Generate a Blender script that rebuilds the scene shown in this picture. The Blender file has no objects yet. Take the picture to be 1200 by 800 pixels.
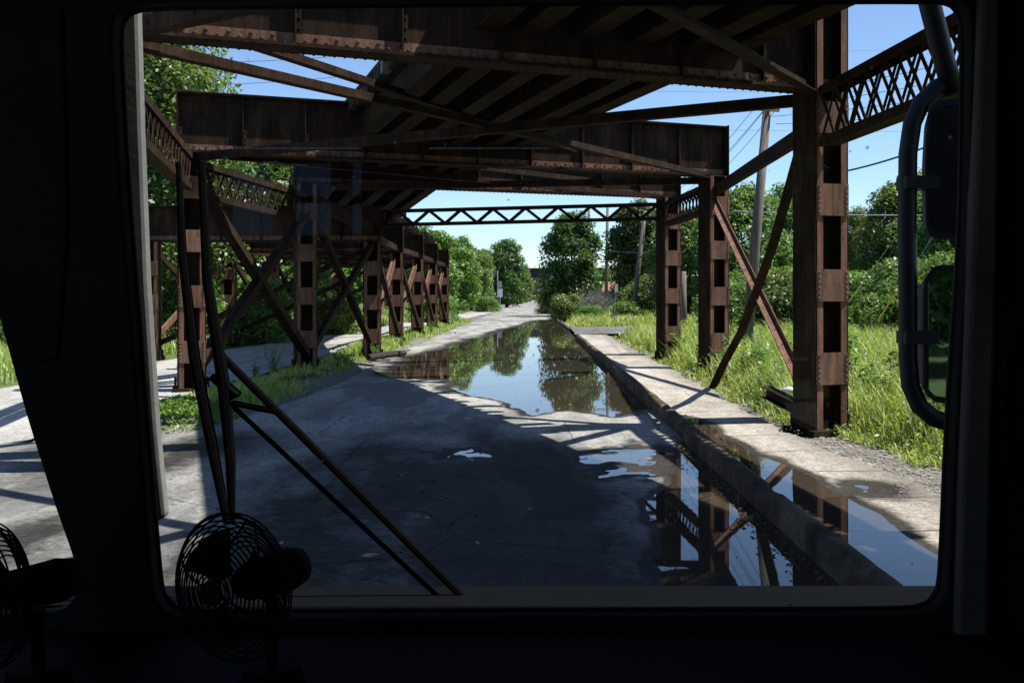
import bpy, math, random
import numpy as np
from mathutils import Vector, Matrix

random.seed(7); rng = np.random.default_rng(7)
C = bpy.context.scene.collection
F, H, VX, VY = 1167.0, 2.4, 617.0, 345.0      # focal length in photo pixels, eye height, vanishing point
R_ = math.radians

def at(px, py, d):
    return Vector(((px-VX)/F*d, d, H-(py-VY)/F*d))

# ------------------------------------------------------------------ materials
MATS = {}
def new_mat(name):
    m = bpy.data.materials.new(name); m.use_nodes = True
    nt = m.node_tree; nt.nodes.clear()
    out = nt.nodes.new('ShaderNodeOutputMaterial')
    return m, nt, out
def N(nt, t, **kw):
    n = nt.nodes.new(t)
    for k, v in kw.items():
        if k in n.inputs: n.inputs[k].default_value = v
        else: setattr(n, k, v)
    return n
def ramp(nt, fac, stops):
    r = nt.nodes.new('ShaderNodeValToRGB')
    e = r.color_ramp.elements
    while len(e) < len(stops): e.new(0.5)
    for el, (p, c) in zip(e, stops):
        el.position = p; el.color = (c[0], c[1], c[2], 1) if not isinstance(c, (int, float)) else (c, c, c, 1)
    nt.links.new(fac, r.inputs[0]); return r.outputs[0]
def noise(nt, vec, scale, detail=6, rough=0.6, dist=0.0):
    n = N(nt, 'ShaderNodeTexNoise', Scale=scale, Detail=detail, Roughness=rough, Distortion=dist)
    nt.links.new(vec, n.inputs['Vector']); return n.outputs['Fac']
def mixc(nt, fac, a, b, mode='MIX'):
    m = nt.nodes.new('ShaderNodeMix'); m.data_type = 'RGBA'; m.blend_type = mode
    for sock, v in ((m.inputs[0], fac), (m.inputs[6], a), (m.inputs[7], b)):
        if hasattr(v, 'links'): nt.links.new(v, sock)
        else: sock.default_value = v if isinstance(v, (int, float)) else (*v[:3], 1)
    return m.outputs[2]
def math_(nt, op, a, b=0.0, clamp=False):
    m = nt.nodes.new('ShaderNodeMath'); m.operation = op; m.use_clamp = clamp
    for s, v in ((m.inputs[0], a), (m.inputs[1], b)):
        if hasattr(v, 'links'): nt.links.new(v, s)
        else: s.default_value = v
    return m.outputs[0]
def bump(nt, h, strength=0.3, dist=0.02):
    b = N(nt, 'ShaderNodeBump', Strength=strength, Distance=dist); nt.links.new(h, b.inputs['Height']); return b.outputs[0]
def simple(name, c1, c2, scale=4.0, rough=0.8, spec=0.3, bmp=0.2, metal=0.0, bscale=None, fine=None, pos='Object', stretch=None):
    if name in MATS: return MATS[name]
    m, nt, out = new_mat(name)
    tc = nt.nodes.new('ShaderNodeTexCoord'); vec = tc.outputs[pos]
    if stretch:
        mp = nt.nodes.new('ShaderNodeMapping'); mp.inputs['Scale'].default_value = stretch
        nt.links.new(vec, mp.inputs[0]); vec = mp.outputs[0]
    n1 = noise(nt, vec, scale, 8, 0.65)
    col = ramp(nt, n1, [(0.33, c1), (0.67, c2)])
    n2 = noise(nt, vec, (bscale or scale*9), 6, 0.7)
    col = mixc(nt, 0.45, col, ramp(nt, n2, [(0.3, (0.55,)*3), (0.7, (1.25,)*3)]), 'MULTIPLY')
    b = N(nt, 'ShaderNodeBsdfPrincipled', Roughness=rough, Metallic=metal)
    b.inputs['Specular IOR Level'].default_value = spec
    nt.links.new(col, b.inputs['Base Color'])
    if bmp: nt.links.new(bump(nt, n2, bmp), b.inputs['Normal'])
    nt.links.new(b.outputs[0], out.inputs[0]); MATS[name] = m; return m

def steel_mat(name, a, b_, c):
    m, nt, out = new_mat(name)
    g = nt.nodes.new('ShaderNodeNewGeometry'); vec = g.outputs['Position']
    mp = nt.nodes.new('ShaderNodeMapping'); mp.inputs['Scale'].default_value = (1, 1, 0.35); nt.links.new(vec, mp.inputs[0])
    n1 = noise(nt, mp.outputs[0], 2.2, 8, 0.7, 0.4)
    n2 = noise(nt, vec, 26, 6, 0.7)
    n3 = noise(nt, mp.outputs[0], 7.0, 5, 0.6)
    col = ramp(nt, n1, [(0.3, a), (0.5, b_), (0.72, c)])
    col = mixc(nt, 0.6, col, ramp(nt, n2, [(0.3, (0.5,)*3), (0.7, (1.3,)*3)]), 'MULTIPLY')
    mp2 = nt.nodes.new('ShaderNodeMapping'); mp2.inputs['Scale'].default_value = (7, 7, 0.4); nt.links.new(vec, mp2.inputs[0])
    n4 = noise(nt, mp2.outputs[0], 1.5, 6, 0.7)
    col = mixc(nt, 0.8, col, ramp(nt, n4, [(0.32, (0.45, 0.42, 0.4)), (0.5, (1.0,)*3), (0.66, (1.5, 1.3, 1.15))]), 'MULTIPLY')
    col = mixc(nt, ramp(nt, n3, [(0.60, 0.0), (0.70, 0.7)]), col, (0.03, 0.019, 0.014))
    b = N(nt, 'ShaderNodeBsdfPrincipled', Roughness=0.82); b.inputs['Specular IOR Level'].default_value = 0.08
    nt.links.new(col, b.inputs['Base Color']); nt.links.new(bump(nt, n2, 0.35, 0.01), b.inputs['Normal'])
    nt.links.new(b.outputs[0], out.inputs[0]); return m
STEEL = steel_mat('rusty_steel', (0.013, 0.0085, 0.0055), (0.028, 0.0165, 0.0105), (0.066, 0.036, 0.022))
STEEL_SHADE = steel_mat('steel_deck_shade', (0.011, 0.0078, 0.0058), (0.024, 0.0158, 0.010), (0.06, 0.037, 0.023))  # darkened copy of the steel, paints in the shade under the deck
STEEL_LIT = steel_mat('rust_sunlit', (0.095, 0.052, 0.036), (0.155, 0.086, 0.059), (0.22, 0.128, 0.09))  # lighter copy of the steel, paints sunlight onto exposed plates and braces
FLANGE_LIT = steel_mat('rust_flange_sunlit', (0.10, 0.055, 0.037), (0.16, 0.088, 0.06), (0.23, 0.133, 0.092))  # flange copy with sunlight painted into its lighter rust
TIMBER = simple('old_timber', (0.022, 0.017, 0.014), (0.06, 0.048, 0.038), 3, 0.9, 0.2, 0.4, bscale=40, stretch=(0.3, 3, 3))
TIMBERL = simple('pale_timber', (0.11, 0.095, 0.08), (0.24, 0.215, 0.185), 3, 0.9, 0.2, 0.4, bscale=40, stretch=(0.3, 3, 3))  # paler timber for the long ties
POLEW = simple('pole_wood', (0.10, 0.085, 0.07), (0.22, 0.19, 0.16), 3, 0.9, 0.2, 0.4, bscale=30, stretch=(4, 4, 0.3))
BARK = simple('bark', (0.04, 0.03, 0.022), (0.11, 0.085, 0.065), 3, 0.95, 0.1, 0.5, bscale=20)
BLACK = simple('cab_black', (0.012, 0.012, 0.013), (0.022, 0.021, 0.022), 6, 0.75, 0.2, 0.05)
TRIM = simple('pillar_grey', (0.13, 0.12, 0.11), (0.19, 0.175, 0.16), 9, 0.7, 0.25, 0.1, bscale=180)
RUBBER = simple('rubber', (0.0016, 0.0016, 0.0018), (0.003, 0.003, 0.003), 8, 0.9, 0.04, 0.05)
PAINT = simple('grey_paint', (0.15, 0.15, 0.143), (0.20, 0.20, 0.19), 6, 0.5, 0.4, 0.05)
MIRHOUSE = simple('mirror_plastic', (0.008, 0.0085, 0.0095), (0.016, 0.0165, 0.018), 20, 0.5, 0.25, 0.03)
FANM = simple('fan_black', (0.005, 0.005, 0.006), (0.010, 0.010, 0.011), 20, 0.7, 0.05, 0.0)
STONE = simple('stone', (0.10, 0.09, 0.08), (0.33, 0.305, 0.27), 2.5, 0.9, 0.2, 0.3)
WIRE = simple('wire_black', (0.015, 0.015, 0.016), (0.03, 0.03, 0.03), 2, 0.6, 0.3, 0)
WIREL = simple('wire_alu', (0.3, 0.31, 0.33), (0.4, 0.41, 0.43), 2, 0.5, 0.3, 0)
YEL = simple('guard_yellow', (0.55, 0.36, 0.03), (0.65, 0.45, 0.05), 5, 0.6, 0.3, 0)
WHITE = simple('white_plastic', (0.55, 0.55, 0.54), (0.72, 0.72, 0.7), 9, 0.5, 0.4, 0.1)
ROOFM = simple('roof_shingle', (0.25, 0.12, 0.07), (0.36, 0.19, 0.12), 2, 0.9, 0.2, 0.2)
WALLM = simple('house_wall', (0.3, 0.28, 0.25), (0.42, 0.4, 0.37), 2, 0.9, 0.2, 0.1)
DARKG = simple('dark_glass', (0.015, 0.018, 0.02), (0.03, 0.035, 0.04), 2, 0.1, 0.5, 0)
CARW = simple('car_white', (0.7, 0.7, 0.7), (0.78, 0.78, 0.78), 2, 0.3, 0.5, 0)
CARD = simple('car_dark', (0.02, 0.022, 0.028), (0.03, 0.034, 0.04), 2, 0.3, 0.5, 0)
GALV = simple('galvanised', (0.3, 0.31, 0.32), (0.42, 0.43, 0.44), 8, 0.45, 0.4, 0.05, metal=0.6)
SIGNW = simple('sign_white', (0.62, 0.64, 0.66), (0.72, 0.74, 0.75), 3, 0.5, 0.3, 0)
DEAD = simple('dead_twig', (0.20, 0.18, 0.17), (0.34, 0.32, 0.30), 6, 0.95, 0.1, 0)
DEADLEAF = simple('dry_leaf', (0.22, 0.14, 0.06), (0.4, 0.3, 0.18), 30, 0.9, 0.1, 0)
FARSTEEL = simple('far_bridge_steel', (0.03, 0.027, 0.026), (0.06, 0.05, 0.047), 1, 0.8, 0.2, 0)

def leaf_mat(name, c1, c2, c3, trans=0.35):
    m, nt, out = new_mat(name)
    g = nt.nodes.new('ShaderNodeNewGeometry')
    tc = nt.nodes.new('ShaderNodeTexCoord')
    n1 = noise(nt, tc.outputs['Object'], 0.7, 3, 0.6)
    f = math_(nt, 'ADD', math_(nt, 'MULTIPLY', g.outputs['Random Per Island'], 0.6), math_(nt, 'MULTIPLY', n1, 0.45))
    col = ramp(nt, f, [(0.2, c1), (0.52, c2), (0.85, c3)])
    oi = nt.nodes.new('ShaderNodeObjectInfo')
    hs = nt.nodes.new('ShaderNodeHueSaturation')
    nt.links.new(math_(nt, 'ADD', math_(nt, 'MULTIPLY', oi.outputs['Random'], 0.04), 0.48), hs.inputs['Hue'])
    nt.links.new(math_(nt, 'ADD', math_(nt, 'MULTIPLY', oi.outputs['Random'], 0.35), 0.82), hs.inputs['Value'])
    nt.links.new(col, hs.inputs['Color']); col = hs.outputs[0]
    d = N(nt, 'ShaderNodeBsdfDiffuse'); t = N(nt, 'ShaderNodeBsdfTranslucent')
    gl = N(nt, 'ShaderNodeBsdfGlossy', Roughness=0.45); gl.inputs[0].default_value = (1, 1, 1, 1)
    nt.links.new(col, d.inputs[0])
    nt.links.new(mixc(nt, 1.0, col, (1.3, 1.25, 0.55), 'MULTIPLY'), t.inputs[0])
    mx = N(nt, 'ShaderNodeMixShader'); mx.inputs[0].default_value = trans
    nt.links.new(d.outputs[0], mx.inputs[1]); nt.links.new(t.outputs[0], mx.inputs[2])
    m2 = N(nt, 'ShaderNodeMixShader'); m2.inputs[0].default_value = 0.035
    nt.links.new(mx.outputs[0], m2.inputs[1]); nt.links.new(gl.outputs[0], m2.inputs[2])
    nt.links.new(m2.outputs[0], out.inputs[0]); return m
LEAF = leaf_mat('leaves', (0.055, 0.11, 0.026), (0.12, 0.21, 0.048), (0.20, 0.30, 0.08), 0.52)
LEAFD = leaf_mat('leaves_dark', (0.036, 0.075, 0.019), (0.07, 0.13, 0.03), (0.12, 0.20, 0.048), 0.52)
LEAFL = leaf_mat('leaves_light', (0.06, 0.12, 0.02), (0.13, 0.235, 0.036), (0.20, 0.32, 0.06), 0.45)
GRASS = leaf_mat('grass_blades', (0.15, 0.23, 0.05), (0.28, 0.38, 0.09), (0.45, 0.47, 0.19), 0.48)
WEEDM = leaf_mat('weed_leaves', (0.07, 0.14, 0.025), (0.13, 0.23, 0.04), (0.21, 0.31, 0.075), 0.45)

def ground_mat():
    m, nt, out = new_mat('ground_earth')
    g = nt.nodes.new('ShaderNodeNewGeometry'); vec = g.outputs['Position']
    at_ = nt.nodes.new('ShaderNodeAttribute'); at_.attribute_name = 'veg'
    n1 = noise(nt, vec, 0.6, 8, 0.65); n2 = noise(nt, vec, 14, 8, 0.7)
    dirt = ramp(nt, n2, [(0.3, (0.075, 0.066, 0.055)), (0.5, (0.16, 0.145, 0.125)), (0.72, (0.33, 0.31, 0.28))])
    grass = ramp(nt, n1, [(0.3, (0.05, 0.075, 0.022)), (0.7, (0.10, 0.14, 0.035))])
    fac = math_(nt, 'ADD', at_.outputs['Fac'], math_(nt, 'MULTIPLY', math_(nt, 'SUBTRACT', n1, 0.5), 0.6))
    col = mixc(nt, ramp(nt, fac, [(0.4, 0.0), (0.6, 1.0)]), dirt, grass)
    b = N(nt, 'ShaderNodeBsdfPrincipled', Roughness=0.95); b.inputs['Specular IOR Level'].default_value = 0.1
    nt.links.new(col, b.inputs['Base Color']); nt.links.new(bump(nt, n2, 0.6, 0.05), b.inputs['Normal'])
    nt.links.new(b.outputs[0], out.inputs[0]); return m

def paving_mat(name, base, light, dark, crack=0.5, patch=None, joints=0):
    """worn paving: aggregate speckle, old patches, cracks, and wetness plus painted-in deck shade read from the 'wet' attribute"""
    m, nt, out = new_mat(name)
    g = nt.nodes.new('ShaderNodeNewGeometry'); vec = g.outputs['Position']
    mp = nt.nodes.new('ShaderNodeMapping'); mp.inputs['Scale'].default_value = (1, 0.3, 1); nt.links.new(vec, mp.inputs[0])
    n1 = noise(nt, mp.outputs[0], 0.9, 8, 0.65, 0.5)
    n2 = noise(nt, vec, 60, 4, 0.7)
    n3 = noise(nt, vec, 5, 6, 0.65); n5 = noise(nt, vec, 19, 6, 0.75)
    col = ramp(nt, n1, [(0.34, dark), (0.5, base), (0.66, light)])
    col = mixc(nt, 0.75, col, ramp(nt, n2, [(0.3, (0.55,)*3), (0.5, (0.95,)*3), (0.7, (1.4,)*3)]), 'MULTIPLY')
    col = mixc(nt, 0.5, col, ramp(nt, n3, [(0.35, (0.7,)*3), (0.65, (1.2,)*3)]), 'MULTIPLY')
    col = mixc(nt, 0.8, col, ramp(nt, n5, [(0.34, (0.4,)*3), (0.5, (0.95,)*3), (0.66, (1.6,)*3)]), 'MULTIPLY')
    if joints:
        sp = nt.nodes.new('ShaderNodeSeparateXYZ'); nt.links.new(vec, sp.inputs[0])
        jt = math_(nt, 'PINGPONG', math_(nt, 'ADD', sp.outputs[1], math_(nt, 'MULTIPLY', n3, 0.03)), joints/2)
        col = mixc(nt, ramp(nt, jt, [(0.012, 0.85), (0.03, 0.0)]), col, (0.035, 0.03, 0.024))
        dirt = math_(nt, 'ADD', math_(nt, 'MULTIPLY', math_(nt, 'SUBTRACT', sp.outputs[0], 3.9), 1.1), math_(nt, 'MULTIPLY', math_(nt, 'SUBTRACT', n1, 0.5), 3.0))
        col = mixc(nt, ramp(nt, dirt, [(0.0, 0.0), (0.7, 0.7)]), col, (0.12, 0.10, 0.08))
    nd = N(nt, 'ShaderNodeTexNoise', Scale=1.6, Detail=5); nt.links.new(vec, nd.inputs['Vector'])
    wv = mixc(nt, 0.18, vec, nd.outputs['Color'], 'ADD')
    v = N(nt, 'ShaderNodeTexVoronoi', Scale=0.42); v.feature = 'DISTANCE_TO_EDGE'; nt.links.new(wv, v.inputs['Vector'])
    ck = ramp(nt, v.outputs['Distance'], [(0.002, 1.0), (0.009, 0.0)])
    col = mixc(nt, math_(nt, 'MULTIPLY', ck, crack), col, (0.03, 0.028, 0.026))
    if patch:
        px = N(nt, 'ShaderNodeSeparateXYZ'); nt.links.new(vec, px.inputs[0])
        n4 = noise(nt, mp.outputs[0], 0.35, 5, 0.6, 0.3)
        col = mixc(nt, ramp(nt, n4, [(0.52, 0.0), (0.55, 0.8)]), col, mixc(nt, 1.0, (patch[0], patch[1], patch[2]), ramp(nt, n2, [(0.3, (0.5,)*3), (0.7, (1.4,)*3)]), 'MULTIPLY'))
    wt = nt.nodes.new('ShaderNodeAttribute'); wt.attribute_name = 'wet_shade'
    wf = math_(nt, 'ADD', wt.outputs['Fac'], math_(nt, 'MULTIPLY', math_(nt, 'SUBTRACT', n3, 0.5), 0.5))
    wet_shade = ramp(nt, wf, [(0.25, 0.0), (0.65, 1.0)])
    col = mixc(nt, math_(nt, 'MULTIPLY', wet_shade, 0.92), col, mixc(nt, 1.0, col, (0.06, 0.055, 0.05), 'MULTIPLY'))
    b = N(nt, 'ShaderNodeBsdfPrincipled'); b.inputs['Specular IOR Level'].default_value = 0.06
    nt.links.new(math_(nt, 'SUBTRACT', 0.92, math_(nt, 'MULTIPLY', wet_shade, 0.28)), b.inputs['Roughness'])
    nt.links.new(col, b.inputs['Base Color']); nt.links.new(bump(nt, n2, 0.5, 0.012), b.inputs['Normal'])
    nt.links.new(b.outputs[0], out.inputs[0]); return m

def water_mat():
    m, nt, out = new_mat('puddle_water')
    g = nt.nodes.new('ShaderNodeNewGeometry'); vec = g.outputs['Position']
    n = noise(nt, vec, 2.5, 3, 0.5); nb = bump(nt, n, 0.02, 0.02)
    fr = N(nt, 'ShaderNodeFresnel', IOR=1.34); nt.links.new(nb, fr.inputs['Normal'])
    gl = N(nt, 'ShaderNodeBsdfGlossy', Roughness=0.015); nt.links.new(nb, gl.inputs['Normal']); gl.inputs[0].default_value = (0.97, 0.97, 0.97, 1)
    tr = N(nt, 'ShaderNodeBsdfTransparent'); tr.inputs[0].default_value = (0.60, 0.52, 0.42, 1)
    mud = N(nt, 'ShaderNodeBsdfDiffuse'); mud.inputs[0].default_value = (0.09, 0.07, 0.05, 1)
    mm = N(nt, 'ShaderNodeMixShader'); mm.inputs[0].default_value = 0.45
    nt.links.new(tr.outputs[0], mm.inputs[1]); nt.links.new(mud.outputs[0], mm.inputs[2])
    mx = N(nt, 'ShaderNodeMixShader'); nt.links.new(fr.outputs[0], mx.inputs[0])
    nt.links.new(mm.outputs[0], mx.inputs[1]); nt.links.new(gl.outputs[0], mx.inputs[2])
    nt.links.new(mx.outputs[0], out.inputs[0]); return m

def glass_mat():
    m, nt, out = new_mat('windshield_glass')
    tc = nt.nodes.new('ShaderNodeTexCoord'); vec = tc.outputs['Object']
    fr = N(nt, 'ShaderNodeFresnel', IOR=1.45)
    gl = N(nt, 'ShaderNodeBsdfGlossy', Roughness=0.0); tr = N(nt, 'ShaderNodeBsdfTransparent'); tr.inputs[0].default_value = (0.93, 0.96, 0.97, 1)
    mx = N(nt, 'ShaderNodeMixShader'); nt.links.new(fr.outputs[0], mx.inputs[0])
    nt.links.new(tr.outputs[0], mx.inputs[1]); nt.links.new(gl.outputs[0], mx.inputs[2])
    # specks of dried dirt on the glass
    v = N(nt, 'ShaderNodeTexVoronoi', Scale=26); nt.links.new(vec, v.inputs['Vector'])
    n = noise(nt, vec, 9, 3, 0.5); n2 = noise(nt, vec, 160, 3, 0.6)
    spot = ramp(nt, math_(nt, 'SUBTRACT', math_(nt, 'ADD', v.outputs['Distance'], math_(nt, 'MULTIPLY', n2, 0.05)), math_(nt, 'MULTIPLY', math_(nt, 'SUBTRACT', n, 0.45), 0.25)), [(0.05, 0.6), (0.085, 0.0)])
    n8 = noise(nt, vec, 2.2, 6, 0.7, 0.6)
    film = math_(nt, 'ADD', spot, ramp(nt, n8, [(0.45, 0.002), (0.75, 0.03)]))
    d = N(nt, 'ShaderNodeBsdfDiffuse'); d.inputs[0].default_value = (0.35, 0.36, 0.38, 1)
    m2 = N(nt, 'ShaderNodeMixShader'); nt.links.new(film, m2.inputs[0])
    nt.links.new(mx.outputs[0], m2.inputs[1]); nt.links.new(d.outputs[0], m2.inputs[2])
    nt.links.new(m2.outputs[0], out.inputs[0]); return m
def mirror_mat():
    m, nt, out = new_mat('mirror_glass')
    gl = N(nt, 'ShaderNodeBsdfGlossy', Roughness=0.02); gl.inputs[0].default_value = (0.34, 0.40, 0.46, 1)
    nt.links.new(gl.outputs[0], out.inputs[0]); return m
TINT, _nt, _o = new_mat('tinted_glass'); _t = N(_nt, 'ShaderNodeBsdfTransparent'); _t.inputs[0].default_value = (0.34, 0.42, 0.52, 1); _nt.links.new(_t.outputs[0], _o.inputs[0])
GROUND, WATER, GLASS, MIRROR = ground_mat(), water_mat(), glass_mat(), mirror_mat()
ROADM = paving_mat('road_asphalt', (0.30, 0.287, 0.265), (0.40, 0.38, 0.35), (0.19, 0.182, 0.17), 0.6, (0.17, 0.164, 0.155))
SIDEM = paving_mat('sidewalk_concrete', (0.37, 0.33, 0.28), (0.45, 0.41, 0.355), (0.25, 0.22, 0.185), 0.4, joints=1.6)
SROADM = paving_mat('side_road_concrete', (0.36, 0.345, 0.32), (0.44, 0.42, 0.39), (0.25, 0.24, 0.225), 0.5)
APRONM = paving_mat('apron_asphalt', (0.15, 0.145, 0.14), (0.19, 0.185, 0.18), (0.10, 0.098, 0.095), 0.3)
def kerb_mat():
    m, nt, out = new_mat('kerb_concrete'); g = nt.nodes.new('ShaderNodeNewGeometry'); vec = g.outputs['Position']
    n1 = noise(nt, vec, 1.3, 8, 0.7, 0.5); n2 = noise(nt, vec, 34, 8, 0.75); n3 = noise(nt, vec, 6, 6, 0.7)
    col = ramp(nt, n1, [(0.32, (0.035, 0.025, 0.018)), (0.5, (0.075, 0.055, 0.04)), (0.72, (0.19, 0.145, 0.105))])
    col = mixc(nt, 0.85, col, ramp(nt, n2, [(0.3, (0.4,)*3), (0.5, (0.95,)*3), (0.7, (1.5,)*3)]), 'MULTIPLY')
    col = mixc(nt, 0.6, col, ramp(nt, n3, [(0.35, (0.5,)*3), (0.65, (1.3,)*3)]), 'MULTIPLY')
    sp = nt.nodes.new('ShaderNodeSeparateXYZ'); nt.links.new(vec, sp.inputs[0])
    jt = math_(nt, 'PINGPONG', math_(nt, 'ADD', sp.outputs[1], math_(nt, 'MULTIPLY', n3, 0.05)), 1.5)
    col = mixc(nt, ramp(nt, jt, [(0.01, 0.9), (0.03, 0.0)]), col, (0.02, 0.017, 0.014))
    b = N(nt, 'ShaderNodeBsdfPrincipled', Roughness=0.92); b.inputs['Specular IOR Level'].default_value = 0.12
    nt.links.new(col, b.inputs['Base Color']); nt.links.new(bump(nt, math_(nt, 'ADD', n2, n3), 0.7, 0.02), b.inputs['Normal']); nt.links.new(b.outputs[0], out.inputs[0]); return m
KERBM = kerb_mat()

# ------------------------------------------------------------------ objects
KIDS = {}
def props(o, label=None, cat=None, group=None, kind=None):
    if label: o['label'] = label
    if cat: o['category'] = cat
    if group: o['group'] = group
    if kind: o['kind'] = kind
    return o
def link(o, parent=None, world=True):
    C.objects.link(o)
    if parent:
        o.parent = parent; KIDS.setdefault(parent.name, []).append(o)
        if world:
            base = Vector(parent.location); p = parent.parent
            if p: base = Vector((0, 0, 0)) if parent.type == 'MESH' and parent.location.length == 0 else base
            o.matrix_parent_inverse = Matrix.Translation(-base)
    return o
def thing(name, label, cat, loc=(0, 0, 0), group=None, rz=0, scale=1):
    o = bpy.data.objects.new(name, None); o.empty_display_size = 0.3
    o.location = loc; o.rotation_euler = (0, 0, rz)
    o.scale = (scale,)*3 if isinstance(scale, (int, float)) else scale
    C.objects.link(o); return props(o, label, cat, group)
def copy_tree(o, loc, rz=0, scale=1, label=None, parent=None):
    c = o.copy(); C.objects.link(c)
    c.location = loc; c.rotation_euler = (0, 0, rz); c.scale = (scale,)*3 if isinstance(scale, (int, float)) else scale
    if label: c['label'] = label
    for k in KIDS.get(o.name, []):
        d = k.copy(); C.objects.link(d); d.parent = c; KIDS.setdefault(c.name, []).append(d)
        for s in KIDS.get(k.name, []):
            e = s.copy(); C.objects.link(e); e.parent = d
    return c

class MB:
    def __init__(s): s.v = []; s.f = []
    def add(s, vs, fs):
        b = len(s.v); s.v += [tuple(x) for x in vs]; s.f += [tuple(i+b for i in f) for f in fs]
    def frame(s, o, u, v, w, a, b, c):
        vs = [o+u*x+v*y+w*z for z in c for y in b for x in a]
        s.add(vs, [(0,2,3,1),(4,5,7,6),(0,1,5,4),(2,6,7,3),(0,4,6,2),(1,3,7,5)])
    def box(s, x0, x1, y0, y1, z0, z1):
        s.frame(Vector((0,0,0)), Vector((1,0,0)), Vector((0,1,0)), Vector((0,0,1)), (x0,x1), (y0,y1), (z0,z1))
    def bar(s, p0, p1, w, h, up=Vector((0,0,1))):
        p0, p1 = Vector(p0), Vector(p1); d = (p1-p0); L = d.length; d.normalize()
        side = d.cross(up)
        if side.length < 1e-4: side = d.cross(Vector((1,0,0)))
        side.normalize(); u2 = side.cross(d)
        s.frame(p0, d, side, u2, (0, L), (-w/2, w/2), (-h/2, h/2))
    def angle_bar(s, p0, p1, w, t=0.022, up=Vector((0,0,1))):      # rolled L section
        p0, p1 = Vector(p0), Vector(p1); d = (p1-p0); L = d.length; d.normalize()
        side = d.cross(up)
        if side.length < 1e-4: side = d.cross(Vector((1,0,0)))
        side.normalize(); u2 = side.cross(d)
        s.frame(p0, d, side, u2, (0, L), (-w/2, w/2), (0, t))
        s.frame(p0, d, side, u2, (0, L), (-w/2, -w/2+t), (t, w))
    def tube(s, pts, r, n=8, cap=True):
        pts = [Vector(p) for p in pts]; rs = r if isinstance(r, (list, tuple)) else [r]*len(pts)
        rings = []; ref = None; b = len(s.v)
        for i, p in enumerate(pts):
            t = (pts[min(i+1, len(pts)-1)]-pts[max(i-1, 0)]).normalized()
            if ref is None:
                ref = t.orthogonal().normalized()
            ref = (ref - t*ref.dot(t)).normalized(); bi = t.cross(ref)
            s.v += [tuple(p + (ref*math.cos(2*math.pi*k/n) + bi*math.sin(2*math.pi*k/n))*rs[i]) for k in range(n)]
        for i in range(len(pts)-1):
            for k in range(n):
                a0 = b+i*n+k; a1 = b+i*n+(k+1) % n
                s.f.append((a0, a1, a1+n, a0+n))
        if cap:
            s.f.append(tuple(b+k for k in reversed(range(n)))); s.f.append(tuple(b+(len(pts)-1)*n+k for k in range(n)))
    def ring(s, c, ax, rad, r, n=40, m=5):
        ax = Vector(ax).normalized(); a = ax.orthogonal().normalized(); bb = ax.cross(a); b0 = len(s.v); c = Vector(c)
        for i in range(n):
            t = 2*math.pi*i/n; dr = a*math.cos(t)+bb*math.sin(t)
            for k in range(m):
                q = 2*math.pi*k/m
                s.v.append(tuple(c+dr*(rad+r*math.cos(q))+ax*(r*math.sin(q))))
        for i in range(n):
            for k in range(m):
                j = (i+1) % n; l = (k+1) % m
                s.f.append((b0+i*m+k, b0+j*m+k, b0+j*m+l, b0+i*m+l))
    def rivet(s, p, n, r=0.024, h=0.018):
        n = Vector(n).normalized(); a = n.orthogonal().normalized(); b = n.cross(a); p = Vector(p)
        vs = [p+(a*math.cos(k*math.pi/3)+b*math.sin(k*math.pi/3))*r for k in range(6)]
        vs += [p+n*h+(a*math.cos(k*math.pi/3)+b*math.sin(k*math.pi/3))*r*0.62 for k in range(6)]
        s.add(vs, [(k, (k+1) % 6, (k+1) % 6+6, k+6) for k in range(6)]+[(6,7,8,9,10,11)])
    def obj(s, name, mat, parent=None, world=True, smooth=False, bevel=0):
        me = bpy.data.meshes.new(name); me.from_pydata(s.v, [], s.f); me.materials.append(mat)
        if smooth: me.polygons.foreach_set('use_smooth', [True]*len(me.polygons))
        me.update()
        o = bpy.data.objects.new(name, me); link(o, parent, world)
        if bevel:
            b = o.modifiers.new('bevel', 'BEVEL'); b.width = bevel; b.segments = 2; b.limit_method = 'ANGLE'
        return o

def np_mesh(name, V, faces, mat, parent=None, world=True, attrs=None, smooth=False):
    """V (n,3); faces: list of (m,k) int arrays"""
    me = bpy.data.meshes.new(name)
    V = np.asarray(V, dtype=np.float32)
    me.vertices.add(len(V)); me.vertices.foreach_set('co', V.ravel())
    idx = np.concatenate([f.ravel() for f in faces]).astype(np.int32)
    cnt = np.concatenate([np.full(len(f), f.shape[1], np.int32) for f in faces])
    start = np.concatenate([[0], np.cumsum(cnt)[:-1]]).astype(np.int32)
    me.loops.add(len(idx)); me.loops.foreach_set('vertex_index', idx)
    me.polygons.add(len(cnt)); me.polygons.foreach_set('loop_start', start); me.polygons.foreach_set('loop_total', cnt)
    if smooth: me.polygons.foreach_set('use_smooth', np.ones(len(cnt), bool))
    for k, a in (attrs or {}).items():
        at_ = me.attributes.new(k, 'FLOAT', 'POINT'); at_.data.foreach_set('value', a.astype(np.float32))
    me.update(calc_edges=True); me.validate()
    me.materials.append(mat)
    o = bpy.data.objects.new(name, me); link(o, parent, world); return o

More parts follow.
